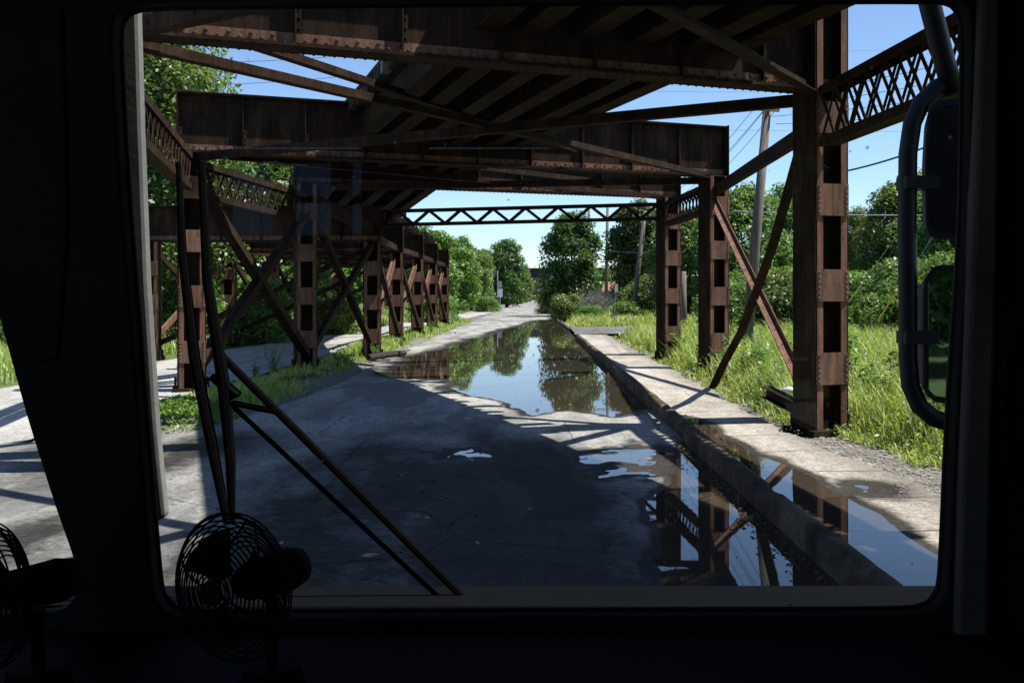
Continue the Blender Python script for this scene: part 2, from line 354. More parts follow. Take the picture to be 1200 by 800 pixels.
# ---- numpy noise
def _h(ix, iy, s):
    n = (ix.astype(np.int64)*374761393 + iy.astype(np.int64)*668265263 + s*974634777) & 0xffffffff
    n = ((n ^ (n >> 13))*1274126177) & 0xffffffff
    return ((n ^ (n >> 16)) & 0xffff)/65535.0
def vnoise(x, y, s=0):
    ix, iy = np.floor(x), np.floor(y); fx, fy = x-ix, y-iy
    fx = fx*fx*(3-2*fx); fy = fy*fy*(3-2*fy)
    a, b, c, d = _h(ix, iy, s), _h(ix+1, iy, s), _h(ix, iy+1, s), _h(ix+1, iy+1, s)
    return (a*(1-fx)+b*fx)*(1-fy)+(c*(1-fx)+d*fx)*fy
def fbm(x, y, s=0, o=5):
    t = 0; a = 0.5
    for i in range(o):
        t = t+a*(vnoise(x, y, s+i)-0.5)*2; x = x*2.03; y = y*2.03; a *= 0.5
    return t
def poly_sd(x, y, P):
    """signed distance, positive inside"""
    P = np.array(P, float); d = np.full(x.shape, 1e9); ins = np.zeros(x.shape, bool)
    for i in range(len(P)):
        a, b = P[i], P[(i+1) % len(P)]; e = b-a
        t = np.clip(((x-a[0])*e[0]+(y-a[1])*e[1])/(e@e), 0, 1)
        d = np.minimum(d, np.hypot(x-a[0]-t*e[0], y-a[1]-t*e[1]))
        if a[1] != b[1]:
            cr = ((a[1] > y) != (b[1] > y)) & (x < (b[0]-a[0])*(y-a[1])/(b[1]-a[1])+a[0])
            ins ^= cr
    return np.where(ins, d, -d)
def grid_faces(nr, nc):
    i = np.arange(nr-1)[:, None]*nc+np.arange(nc-1)[None, :]
    return np.stack([i, i+1, i+nc+1, i+nc], -1).reshape(-1, 4)
def rows(y0, y1, mn, k):
    ys = [y0]
    while ys[-1] < y1: ys.append(ys[-1]+max(mn, ys[-1]*k))
    return np.array(ys)
def lerp(xs, pts):
    p = np.array(pts, float); return np.interp(xs, p[:, 0], p[:, 1])

# ------------------------------------------------------------------ ground, roads, water
def gheight(x, y):
    right = np.clip((x-4.6)/3, 0, 1); left = np.clip((-14.0-x)/4, 0, 1)
    verge = np.clip(1-np.abs(x+6.7)/1.5, 0, 1)*np.clip((y-15)/3, 0, 1)*np.clip((95-y)/15, 0, 1)
    z = -0.12 + right*(0.16+0.12*fbm(x*0.25, y*0.25, 3, 4)+0.25*np.clip((x-8)/20, 0, 1)) + left*(0.25+0.2*fbm(x*0.2, y*0.2, 5)) + verge*0.24
    z = z + 0.03*fbm(x*1.3, y*1.3, 9, 4)*(0.15+np.maximum(np.maximum(right, left), verge))
    return z
gx = np.unique(np.concatenate([np.linspace(-1200, -40, 30), np.linspace(-40, 40, 161), np.linspace(40, 1200, 30)]))
gy = np.unique(np.concatenate([np.linspace(-300, -10, 15), np.linspace(-10, 110, 241), np.linspace(110, 1500, 60)]))
X, Y = np.meshgrid(gx, gy)
veg = np.maximum(np.clip((X-5.4-np.clip((18-Y)/8, 0, 1)*0.6-0.5*fbm(X, Y, 12))/0.6, 0, 1), np.clip((-13.4-X)/0.8, 0, 1))
veg = np.maximum(veg, np.clip(1.2-np.abs(X+6.6)/1.1, 0, 1)*np.clip((Y-20.5)/2.5, 0, 1)*0.75)
veg = np.maximum(veg, np.clip((Y-90)/20, 0, 1)*np.clip((np.abs(X+1.5)-5)/2, 0, 1))
o = np_mesh('ground', np.stack([X, Y, gheight(X, Y)], -1).reshape(-1, 3), [grid_faces(len(gy), len(gx))], GROUND, attrs={'veg': veg.ravel()}, smooth=True)
props(o, kind='structure')

P_MAIN = [(-4.4, 29.5), (-3.2, 28.4), (-2.5, 28.0), (-2.0, 26.6), (-1.9, 25.2), (-1.3, 23.4), (-0.4, 21.6), (0.0, 19.7), (1.0, 20.6), (1.6, 19.6), (2.2, 20.8), (2.8, 21.5), (2.8, 96),
          (1.2, 92), (-0.6, 76), (-2.0, 62), (-3.4, 48), (-4.4, 38)]
P_NEAR = [(1.1, 3), (2.8, 3), (2.8, 16.2), (2.35, 15.6), (2.1, 14.0), (1.9, 12.5), (1.5, 11.2), (1.35, 9.6), (1.15, 8)]
P_SM = [[(0.8, 14.2), (1.6, 13.9), (2.2, 15.0), (1.7, 15.7), (0.9, 15.1)], [(-0.1, 12.7), (0.05, 12.6), (0.12, 13.0), (-0.06, 13.1)], [(-1.05, 14.9), (-0.75, 14.8), (-0.7, 15.15), (-1.0, 15.2)],
        [(1.05, 13.0), (1.9, 13.2), (1.7, 13.55), (1.0, 13.4)]]
def road_left(y):
    return lerp(y, [(0, -15), (13.5, -15), (15.0, -12.5), (16.2, -7.0), (17.5, -5.6), (22, -5.2), (60, -5.0), (110, -4.4), (150, -4.2), (700, -4.2)])
def road_right(y):
    return lerp(y, [(0, 2.68), (100, 2.75), (115, 3.0), (700, 3.0)])
ys = np.concatenate([np.linspace(-40, 2.9, 60), rows(3.0, 700, 0.055, 0.0045)]); nc = 150
T = np.linspace(0, 1, nc)[None, :]
Yg = np.repeat(ys[:, None], nc, 1)
xl = road_left(ys)[:, None]+0.35*fbm(ys*0.5, ys*0+3.3, 21)[:, None]; xr = road_right(ys)[:, None]
# near rows keep fine columns on the driven lane
Xg = np.where(T < 0.25, xl+(np.maximum(xl, -5.4)-xl)*T/0.25, np.maximum(xl, -5.4)+(xr-np.maximum(xl, -5.4))*(T-0.25)/0.75)
wx = Xg+0.28*fbm(Xg*1.3, Yg*0.6, 111, 5); wy = Yg+0.9*fbm(Xg*1.1, Yg*0.5, 117, 5)
sd = np.maximum(poly_sd(wx, wy, P_MAIN), poly_sd(wx, wy, P_NEAR))
for P in P_SM: sd = np.maximum(sd, poly_sd(Xg+0.5*fbm(Xg*3.1, Yg*1.5, 121, 5), Yg+0.9*fbm(Xg*2.3, Yg*1.7, 127, 5), P)*0.35)
per = np.clip(Yg/30, 0.5, 1.6)
smz = np.exp(-((Xg-1.5)/0.8)**2-((Yg-14.3)/1.1)**2)
depth = smz*0.012*fbm(Xg*2.2, Yg*6.0, 141, 5)+np.clip(sd*0.035/per, -0.03, 0.028)+0.010*fbm(Xg*1.1, Yg*0.55, 31, 5)*np.clip(1.6-np.abs(sd)/2.2, 0.25, 1)+0.0045*fbm(Xg*6, Yg*3, 37, 3)
crown = 0.02*np.clip((2.5-Xg)/4, 0, 1)
Zr = -depth + np.where(sd < -1.2, crown, 0)*0
wet_shade = np.clip(1-(-depth)/0.022, 0, 1)
deck_shade = np.clip(0.80-np.hypot((Xg+0.6)/4.6, (Yg-11)/11)*0.32+0.5*fbm(Xg*0.8, Yg*0.32, 41, 6), 0, 0.9)*np.clip((20.5-Yg+1.2*Xg*0-2.0*np.clip(Xg+1, 0, 2)+2.5*fbm(Xg*0.7, Yg*0.5, 151, 5))/4.5, 0, 1)  # the deck's shade painted onto the road as a dark mottled zone
wet_shade = np.maximum(wet_shade, deck_shade)
o = np_mesh('road', np.stack([Xg, Yg, Zr], -1).reshape(-1, 3), [grid_faces(len(ys), nc)], ROADM, attrs={'wet_shade': wet_shade.ravel()}, smooth=True)
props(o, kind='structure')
def sheet(name, poly, z, mat):
    mb = MB(); mb.add([(x, y, z) for x, y in poly], [tuple(range(len(poly)))]); return props(mb.obj(name, mat), kind='structure')
sheet('road_puddle', [(-5.0, 17.5), (2.6, 17.5), (2.6, 116), (-2.0, 116), (-4.9, 60)], 0.0, WATER)
sheet('kerbside_puddle', [(-1.5, 3.2), (2.62, 3.2), (2.6, 17.2), (-1.5, 17.2)], 0.0, WATER)

# side road to the left of the verge
ys = rows(13.0, 170, 0.25, 0.01); nc = 24; T = np.linspace(0, 1, nc)[None, :]
xl = lerp(ys, [(0, -14.5), (45, -13.2), (80, -10.8), (130, -8.4), (170, -6)])[:, None]+0.25*fbm(ys*0.6, ys*0, 51)[:, None]
xr = lerp(ys, [(0, -8.6), (18, -8.4), (45, -8.0), (80, -6.9), (130, -4.6), (170, -3.6)])[:, None]+0.25*fbm(ys*0.6, ys*0+9, 53)[:, None]
Xs = xl+(xr-xl)*T; Ys = np.repeat(ys[:, None], nc, 1)
Zs = -0.045+0.015*fbm(Xs*0.7, Ys*0.4, 57)
o = np_mesh('side_road', np.stack([Xs, Ys, Zs], -1).reshape(-1, 3), [grid_faces(len(ys), nc)], SROADM, attrs={'wet_shade': np.zeros(Xs.size)}, smooth=True)
props(o, kind='structure')

# sidewalk with its own shallow puddle
P_SW = [(2.7, 4), (3.6, 4), (3.6, 8.7), (3.72, 10.4), (3.58, 11.5), (3.62, 12.4), (3.5, 13.2), (3.25, 14.5), (3.15, 16.0), (3.1, 18.2), (2.7, 19.0)]
P_SW2 = [(3.85, 11.4), (4.05, 11.5), (4.1, 11.9), (3.9, 11.95)]
ys = np.concatenate([np.linspace(-40, 2.9, 60), rows(3.0, 58, 0.055, 0.004)]); nc = 46; T = np.linspace(0, 1, nc)[None, :]
xr = (lerp(ys, [(0, 5.0), (11, 4.7), (15.7, 4.25), (28, 4.4), (58, 4.5)])+0.22*fbm(ys*0.9, ys*0, 61)+0.06*fbm(ys*5, ys*0, 63))[:, None]
Xw = 2.78+(xr-2.78)*T; Yw = np.repeat(ys[:, None], nc, 1)
sw = np.maximum(poly_sd(Xw, Yw, P_SW), poly_sd(Xw, Yw, P_SW2)*0.4)
dw = np.clip(sw*0.04, -0.03, 0.02)+0.006*fbm(Xw*1.6, Yw*1.0, 67, 5)
o = np_mesh('sidewalk', np.stack([Xw, Yw, 0.12-dw], -1).reshape(-1, 3), [grid_faces(len(ys), nc)], SIDEM, attrs={'wet_shade': np.clip(1.0-(-dw)/0.012, 0, 1).ravel()}, smooth=True)
props(o, kind='structure')
sheet('sidewalk_puddle', [(2.76, 3.2), (4.2, 3.2), (4.15, 19.3), (2.76, 19.5)], 0.12, WATER)
# asphalt driveway apron further on
ys = np.linspace(56, 68, 40); T = np.linspace(0, 1, 40)[None, :]
Xa = 2.85+(lerp(ys, [(56, 5.2), (60, 8.4), (66, 8.8), (68, 6.0)])+0.4*fbm(ys, ys*0, 71))[:, None]*T; Ya = np.repeat(ys[:, None], 40, 1)
o = np_mesh('driveway', np.stack([Xa, Ya, 0.17+0.02*fbm(Xa, Ya, 73)+0.06*T], -1).reshape(-1, 3), [grid_faces(40, 40)], APRONM, attrs={'wet_shade': np.zeros(Xa.size)}, smooth=True)
props(o, kind='structure')

# kerb: round-topped, worn
def kerb(name, path, w=0.225, h=0.27):
    prof = [(0, -0.1), (0.0, h*0.35), (0.005, h*0.7), (0.018, h*0.9), (0.045, h*0.985), (0.08, h), (0.13, h), (0.175, h*0.97), (0.21, h*0.86), (w, h*0.65), (w, -0.1)]
    V = []; ys = rows(max(3.2, path[0][0]), path[-1][0], 0.07, 0.004)
    if path[0][0] < 3: ys = np.concatenate([np.linspace(path[0][0], 3.1, 30), ys])
    m = len(prof)
    xs = lerp(ys, path)
    for i, y in enumerate(ys):
        for k, (px, pz) in enumerate(prof):
            nn = float(fbm(np.array(y*0.8), np.array(k*0.6), 81, 5)); ch = max(0, float(vnoise(np.array(y*0.9), np.array(3.0), 85))-0.7)*0.22
            V.append((xs[i]+px+nn*0.012, y, pz+(nn*0.014-ch if 2 <= k <= 8 else 0)))
    o = np_mesh(name, np.array(V), [grid_faces(len(ys), m)[:, ::-1]], KERBM, smooth=True); return props(o, kind='structure')
kerb('kerb', [(-25, 2.6), (3.2, 2.6), (9, 2.59), (14, 2.56), (54, 2.64)])
kerb('kerb', [(64, 2.75), (100, 2.62), (112, 2.9)], 0.225, 0.2)

# ------------------------------------------------------------------ viaduct
via = thing('railway_viaduct', 'rusty riveted steel railway viaduct straddling the puddled road on tall columns', 'viaduct', (0, 22, 0))
U = Vector((0.94, 0.341, 0)).normalized(); Vv = Vector((-U.y, U.x, 0)); Z = Vector((0, 0, 1)); UX = Vector((1, 0, 0)); UY = Vector((0, 1, 0))

def column_mesh(h, battens, name):
    mb = MB(); ca = MB(); w = 0.33
    for s in (-1, 1):
        mb.box(s*w-0.016, s*w+0.016, -0.33, 0.33, -0.15, h)
        for t in (-1, 1):
            a, b = sorted((s*(w-0.02), s*(w-0.14)))
            ca.box(a, b, t*0.33-0.012, t*0.33+0.012, -0.15, h)
            z = 0.25
            while z < h:                                            # rivet line down the solid side plates
                mb.rivet((s*(w+0.016), t*0.27, z), (s, 0, 0), 0.02, 0.014); z += 0.3
    mb.box(-w+0.02, w-0.02, -0.012, 0.012, -0.15, h)
    mb.box(-0.46, 0.46, -0.46, 0.46, -0.2, 0.03)
    for s in (-1, 1):
        mb.box(s*0.39-0.03, s*0.39+0.03, -0.3, 0.3, 0.03, 0.28)
    m1 = mb
    out = [(ca, 0)]
    for zc in battens:
        for t in (-1, 1):
            b = MB(); b.box(-0.33, 0.33, t*0.354-0.012, t*0.354+0.012, zc-0.28, zc+0.28)
            for s in (-1, 1):
                for k in range(6): b.rivet((s*0.285, t*0.366, zc-0.23+k*0.092), (0, t, 0), 0.026, 0.02)
            out.append((b, t))
    return m1, out
CB = {}
def place_column(kind, loc, rz, h, battens):
    if kind not in CB:
        m1, bats = column_mesh(h, battens, kind)
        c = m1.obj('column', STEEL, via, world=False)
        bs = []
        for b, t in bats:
            q = b.obj('batten_plate' if t else 'corner_angle', STEEL_LIT if t else FLANGE_LIT, c, world=False); bs.append(q)
        CB[kind] = c
    else:
        src = CB[kind]; c = src.copy(); C.objects.link(c); c.parent = via
        for s in KIDS[src.name]:
            e = s.copy(); C.objects.link(e); e.parent = c
    c.matrix_parent_inverse = Matrix.Translation((0, -22, 0)); c.location = loc; c.rotation_euler = (0, 0, rz)
    return c

def cross_beam(A, B, zb, zt, u, v, end=0.35, stiff=1.55, rv=0.155):
    A = Vector((A[0], A[1], 0)); B = Vector((B[0], B[1], 0)); L = (B-A).length
    O = A; mb = MB(); a = (-end, L+end)
    mb.frame(O, u, v, Z, a, (-0.02, 0.02), (zb+0.03, zt-0.03))                  # web
    for zz, sg in ((zb, 1), (zt, -1)):
        lo, hi = sorted((zz, zz+sg*0.035)); mb.frame(O, u, v, Z, a, (-0.24, 0.24), (lo, hi))      # cover plates
        lo, hi = sorted((zz+sg*0.035, zz+sg*0.065)); mb.frame(O, u, v, Z, a, (-0.185, 0.185), (lo, hi))
        lo, hi = sorted((zz+sg*0.065, zz+sg*0.23))
        for t in (-1, 1):
            q = sorted((t*0.02, t*0.045)); mb.frame(O, u, v, Z, a, q, (lo, hi))
            n = int((a[1]-a[0])/rv)
            for k in range(n):
                x = a[0]+0.1+k*rv
                mb.rivet(O+u*x+v*(t*0.045)+Z*(zz+sg*(0.12 if k % 2 else 0.18)), v*t, 0.028, 0.03)
                if sg > 0: mb.rivet(O+u*x+v*(t*0.15)+Z*(zz+0.065), Z, 0.026, 0.025)
                if sg > 0: mb.rivet(O+u*x+v*(t*0.2)+Z*zz, -Z, 0.026, 0.02)
    m0 = mb; mb = MB()
    for t in (-1, 1):
        q = sorted((t*0.0455, t*0.058)); mb.frame(O, u, v, Z, (a[0]+0.03, a[1]-0.03), q, (zb+0.067, zb+0.232))
        for k in range(int((a[1]-a[0])/rv)): mb.rivet(O+u*(a[0]+0.1+k*rv)+v*(t*0.058)+Z*(zb+(0.12 if k % 2 else 0.18)), v*t, 0.03, 0.034)
    fl = mb; mb = m0  # lighter overlay paints the sunlit strip along the bottom flange
    n = max(2, round((L+2*end)/stiff))
    for k in range(n+1):
        x = a[0]+0.02+(L+2*end-0.04)*k/n
        for t in (-1, 1):
            q = sorted((t*0.046, t*0.16)); mb.frame(O, u, v, Z, (x-0.012, x+0.012), q, (zb+0.066, zt-0.066))
            q = sorted((t*0.046, t*0.062)); mb.frame(O, u, v, Z, (x+0.0125, x+0.10), q, (zb+0.24, zt-0.24))
            z = zb+0.3
            while z < zt-0.3:
                mb.rivet(O+u*(x+0.06)+v*(t*0.062)+Z*z, v*t, 0.024, 0.02); z += 0.155
    for s in (0, 1):                                                             # end plates
        x = a[s]; lo, hi = sorted((x, x+(1 if s else -1)*0.02)); mb.frame(O, u, v, Z, (lo, hi), (-0.3, 0.3), (zb+0.002, zt+0.02))
    cbm = mb.obj('cross_beam', STEEL, via); fl.obj('flange_sunlit_overlay', FLANGE_LIT, cbm); return cbm

bents_back = [((10.2, -6.5), (-1.8, -10.9)), ((14.5, -18.5), (2.5, -22.9))]
bents = [((6.4, 6.0), (-5.4, 1.7)), ((5.25, 17.8), (-6.1, 13.7)), ((5.75, 30.6), (-8.55, 25.42)), ((5.3, 37.2), (-7.25, 32.65))]
angU = math.atan2(U.y, U.x)
bent_dirs = []
for i, (r, l) in enumerate(bents):
    u = (Vector((*r, 0))-Vector((*l, 0))).normalized(); v = Vector((-u.y, u.x, 0)); rz = math.atan2(u.y, u.x); bent_dirs.append((u, v))
    tall = i in (0, 1)
    for p in (r, l):
        if tall: place_column('tallA', (*p, 0), rz, 7.62, [1.1, 2.56, 4.06, 5.5])
        else: place_column('A', (*p, 0), rz, 6.0, [0.95, 2.35, 3.75, 5.1])
    cross_beam(l, r, 6.0, 7.55, u, v)
for r, l in bents_back:
    for p in (r, l): place_column('A', (*p, 0), angU, 6.0, [])
    uu = (Vector((*r, 0))-Vector((*l, 0))).normalized(); cross_beam(l, r, 6.0, 7.55, uu, Vector((-uu.y, uu.x, 0)))
bY = [38.4, 48.5, 57, 66.5, 76]
bR = [-5.95, -6.35, -6.25, -6.3, -6.3]
for y, xr in zip(bY, bR):
    for x in (xr, -14.5): place_column('B', (x, y, 0), 0.16, 4.42, [0.8, 2.1, 3.4])
    cross_beam((-14.5, y), (xr, y), 4.42, 5.8, UX, UY, rv=0.2)

def brace(p0, p1, w=0.2, mat=None, kind='diagonal_brace', up=Z, double=True):
    mb = MB(); mb.bar(p0, p1, 0.03, w, up); 
    p0, p1 = Vector(p0), Vector(p1); d = (p1-p0).normalized(); s = d.cross(up)
    if s.length < 1e-3: s = d.cross(UX)
    s.normalize(); u2 = s.cross(d); L = (p1-p0).length
    mb.frame(p0, d, s, u2, (0, L), (0.016, 0.12), (w/2-0.02, w/2))
    if double: mb.frame(p0, d, s, u2, (0, L), (-0.12, -0.016), (w/2-0.021, w/2-0.001))
    x = 0.3
    while x < L-0.2:
        mb.rivet(p0+d*x+s*0.015, s, 0.024, 0.018); mb.rivet(p0+d*x-s*0.015, -s, 0.024, 0.018); x += 0.75
    return mb.obj(kind, mat or STEEL, via)
def lattice(p0, p1, hgt=0.9, pitch=0.55, ch=0.16, depth=0.3, single=False, kind='lattice_strut'):
    mb = MB(); p0, p1 = Vector(p0), Vector(p1); d = (p1-p0); L = d.length; d.normalize(); s = d.cross(Z).normalized(); u2 = s.cross(d)
    for sg in (-1, 1):
        lo, hi = sorted((sg*hgt/2, sg*(hgt/2-0.025))); mb.frame(p0, d, s, u2, (0, L), (-depth/2, depth/2), (lo, hi))
        lo, hi = sorted((sg*(hgt/2-0.026), sg*(hgt/2-ch)))
        mb.frame(p0, d, s, u2, (0, L), (-depth/2, -depth/2+0.025), (lo, hi)); mb.frame(p0, d, s, u2, (0, L), (depth/2-0.025, depth/2), (lo, hi))
    n = max(2, round(L/pitch)); step = L/n; hh = hgt/2-ch*0.6
    for t, off in ((-1, 0.0), (1, 0.0)):
        sd_ = s*(t*(depth/2-0.040))
        for k in range(n):
            a = p0+d*(k*step)+sd_; b = p0+d*((k+1)*step)+sd_
            if single:
                q = (-hh, hh) if k % 2 else (hh, -hh)
                mb.bar(a+u2*q[0], b+u2*q[1], 0.014, 0.11, u2)
            else:
                mb.bar(a-u2*hh, b+u2*hh, 0.012, 0.075, u2)
                mb.bar(a+u2*hh-s*(t*0.0135), b-u2*hh-s*(t*0.0135), 0.012, 0.075, u2)
        if single and t < 0: continue
    return mb.obj(kind, STEEL, via)
def P3(p, z): return Vector((p[0], p[1], z))
(b0r, b0l), (b1r, b1l), (b2r, b2l), (b3r, b3l) = bents
# longitudinal members, right side
lattice(P3(b0r, 5.55)+Vector((-0.1, 0.4, 0)), P3(b1r, 5.5)+Vector((0, -0.4, 0)), 1.05, 0.62)
lattice(P3(b2r, 5.4)+Vector((-0.05, 0.4, 0)), P3(b3r, 5.4)+Vector((0, -0.4, 0)), 0.9, 0.5)
mb = MB(); mb.bar(P3(b1r, 5.45)+Vector((0, 0.35, 0)), P3(b2r, 5.55)+Vector((0, -0.35, 0)), 0.14, 0.3); mb.obj('longitudinal_strut', STEEL, via)
brace(P3(b2r, 5.3)+Vector((-0.1, -0.3, 0)), P3(b1r, 0.55)+Vector((-0.15, 0.35, 0)), 0.2, STEEL_LIT, up=UX)
pts = [Vector((4.98, 18.15, 5.0)), at(905, 290, 20.6), at(885, 345, 22.4), at(868, 390, 24.0), Vector((4.95, 24.8, 0.75)), Vector((4.76, 25.5, 0.0))]
mb = MB()
for a, b in zip(pts, pts[1:]):
    mb.bar(a-(b-a)*0.008, b+(b-a)*0.008, 0.03, 0.2, UX)
    d_ = (b-a).normalized(); mb.bar(a+Vector((-.06, 0, 0)), b+Vector((-.06, 0, 0)), 0.028, 0.08, UX)
props(mb.obj('diagonal_brace', STEEL, via), label='dark brace bent inward at its foot')
# left side
lattice(P3(b1l, 5.5)+Vector((0, 0.4, 0)), P3(b2l, 5.5)+Vector((0, -0.4, 0)), 0.95, 0.55)
lattice(P3(b2l, 5.35)+Vector((0.1, 0.4, 0)), P3(b3l, 5.2)+Vector((0, -0.4, 0)), 0.95, 0.5)
for p, q in (((b2l, 5.2), (b3l, 0.5)), ((b2l, 0.6), (b3l, 5.0))):
    brace(P3(*p)+Vector((0.06, 0.36, 0)), P3(*q)+Vector((0.06, -0.36, 0)), 0.34, up=UX)
r4 = (bR[0], bY[0])
brace(P3(b3l, 5.2)+Vector((0.1, 0.36, 0)), P3(r4, 0.5)+Vector((0, -0.36, 0)), 0.26, up=UX)
brace(P3(b3l, 0.6)+Vector((0.1, 0.36, 0)), P3(r4, 4.3)+Vector((0, -0.36, 0)), 0.26, up=UX)
mb = MB(); mb.bar(P3(b3l, 5.5)+Vector((0.2, 0.36, 0)), P3(r4, 4.9)+Vector((0, -0.3, 0)), 0.28, 0.4); mb.obj('longitudinal_strut', STEEL, via)
for xs in (bR, [-14.5]*5):
    for k in range(4):
        a = (xs[k], bY[k]); b = (xs[k+1], bY[k+1])
        brace(P3(a, 0.6)+Vector((-0.1, 0.36, 0)), P3(b, 4.0)+Vector((-0.1, -0.36, 0)), 0.22, STEEL_LIT, up=UX)
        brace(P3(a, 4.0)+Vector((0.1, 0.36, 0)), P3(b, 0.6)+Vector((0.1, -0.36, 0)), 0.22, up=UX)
        mb = MB(); mb.bar(P3(a, 4.65)+Vector((0, 0.3, 0)), P3(b, 4.65)+Vector((0, -0.3, 0)), 0.2, 0.26); mb.obj('longitudinal_strut', STEEL, via)
# horizontal bracing under the deck
def lat(p, q, z0, z1=None, w=0.2):
    a, b = P3(p, z0), P3(q, z1 or z0); mb = MB(); d_ = (b-a).normalized()
    mb.angle_bar(a+d_*0.3, b-d_*0.3, w); L = (b-a).length; s = d_.cross(Z).normalized(); x = 0.6
    while x < L-0.5: mb.rivet(a+d_*x+Z*0.1-s*(w/2), -s, 0.026, 0.02); x += 0.9
    mb.obj('lateral_brace', STEEL, via)
lat(b0l, b1r, 5.93); lat(b0r, b1l, 5.80)
lat(b1l, b2r, 5.93); lat(b1r, b2l, 5.80)
lat(b2l, b3r, 5.93); lat(b2r, b3l, 5.80)
lat((-5.9, 13.9), (1.5, 29.0), 6.5); lat((-8, 25.6), (2.5, 36.0), 6.4)
lattice(P3(b3r, 5.5)+Vector((-0.4, 0.05, 0)), P3(r4, 5.35)+Vector((0.35, 0.2, 0)), 0.66, 0.62, 0.13, 0.2, single=True)
# transverse sway rods on the left bents
for y, xr in zip(bY[:3], bR): 
    brace(Vector((xr-0.3, y+0.05, 4.1)), Vector((-14.2, y+0.05, 0.5)), 0.2)

# deck: girders, ties and an added shadow sheet along the curved centre line
cpts = np.array([(17.4, -30), (0.15, 20), (-2.0, 26.3), (-4.7, 33.8), (-7.2, 41), (-9.2, 49), (-10.1, 57), (-10.3, 66), (-10.3, 82)])
tt = np.concatenate([[0], np.cumsum(np.hypot(*np.diff(cpts, axis=0).T))])
def cen(s):
    return Vector((float(np.interp(s, tt, cpts[:, 0])), float(np.interp(s, tt, cpts[:, 1])), 0))
def tan_(s):
    return (cen(min(s+0.8, tt[-1]))-cen(max(s-0.8, 0))).normalized()
def dz(s):                                                           # the track dips towards the left bents
    return float(np.interp(s, [0, tt[3], tt[4], tt[-1]], [0, 0, -0.55, -0.75]))
for off in (-2.15, -1.45, -0.5, 0.5, 1.5, 2.25):
    S = np.arange(0, tt[-1]+0.01, 1.5); L_, R2 = [], []
    mb = MB(); prof = [(-0.2, 6.55), (0.2, 6.55), (0.2, 6.585), (0.012, 6.59), (0.012, 7.27), (0.2, 7.275), (0.2, 7.3), (-0.2, 7.3), (-0.2, 7.275), (-0.012, 7.27), (-0.012, 6.59), (-0.2, 6.585)]
    m = len(prof)
    for s in S:
        c = cen(s); t = tan_(s); n = Vector((t.y, -t.x, 0))
        mb.v += [tuple(c+n*(off+a)+Z*(z+dz(s))) for a, z in prof]
    for i in range(len(S)-1):
        for k in range(m):
            mb.f.append((i*m+k, i*m+(k+1) % m, (i+1)*m+(k+1) % m, (i+1)*m+k))
    mb.f.append(tuple(range(m))); mb.f.append(tuple((len(S)-1)*m+k for k in reversed(range(m))))
    mb.obj('deck_girder', STEEL_SHADE, via)
S = np.arange(0.3, tt[-1], 0.52); order = sorted(S, key=lambda s: abs((cen(s)-Vector((0, 22, 0))).length))
near = set(float(s) for s in order[:98]); rest = MB()
tieme = None
for s in S:
    s = float(s); c = cen(s); t = tan_(s); n = Vector((t.y, -t.x, 0)); z = 7.302+dz(s)
    l = -2.46-random.random()*0.06; r = 2.7+random.random()*0.55*(1 if random.random() < .5 else .25)
    lng = s in near and int(round(s/0.52)) % 6 == 0
    if lng: r = 3.5+random.random()*0.5
    mb = MB() if s in near else rest
    mb.frame(c, n, t, Z, (l, r), (-0.15, 0.15), (z, z+0.27))
    if s in near: mb.obj('tie', TIMBERL if lng else TIMBER, via, bevel=0)
q = rest.obj('tie', TIMBER, via); q['kind'] = 'stuff'
mb = MB()
for a, b in zip(np.arange(0, tt[-1]-1, 1.0), np.arange(1, tt[-1], 1.0)):
    c0, c1 = cen(a), cen(b); t0, t1 = tan_(a), tan_(b); n0 = Vector((t0.y, -t0.x, 0)); n1 = Vector((t1.y, -t1.x, 0)); z0 = 7.58+dz(a); z1 = 7.58+dz(b)
    vs = [c0+n0*-2.5+Z*z0, c0+n0*2.55+Z*z0, c1+n1*2.55+Z*z1, c1+n1*-2.5+Z*z1]; vs += [x+Z*0.09 for x in vs]
    mb.add(vs, [(3, 2, 1, 0), (4, 5, 6, 7), (0, 1, 5, 4), (1, 2, 6, 5), (2, 3, 7, 6), (3, 0, 4, 7)])
mb.obj('deck_shadow_sheet', TIMBER, via)  # solid sheet added over the ties to make the deck's shadow unbroken

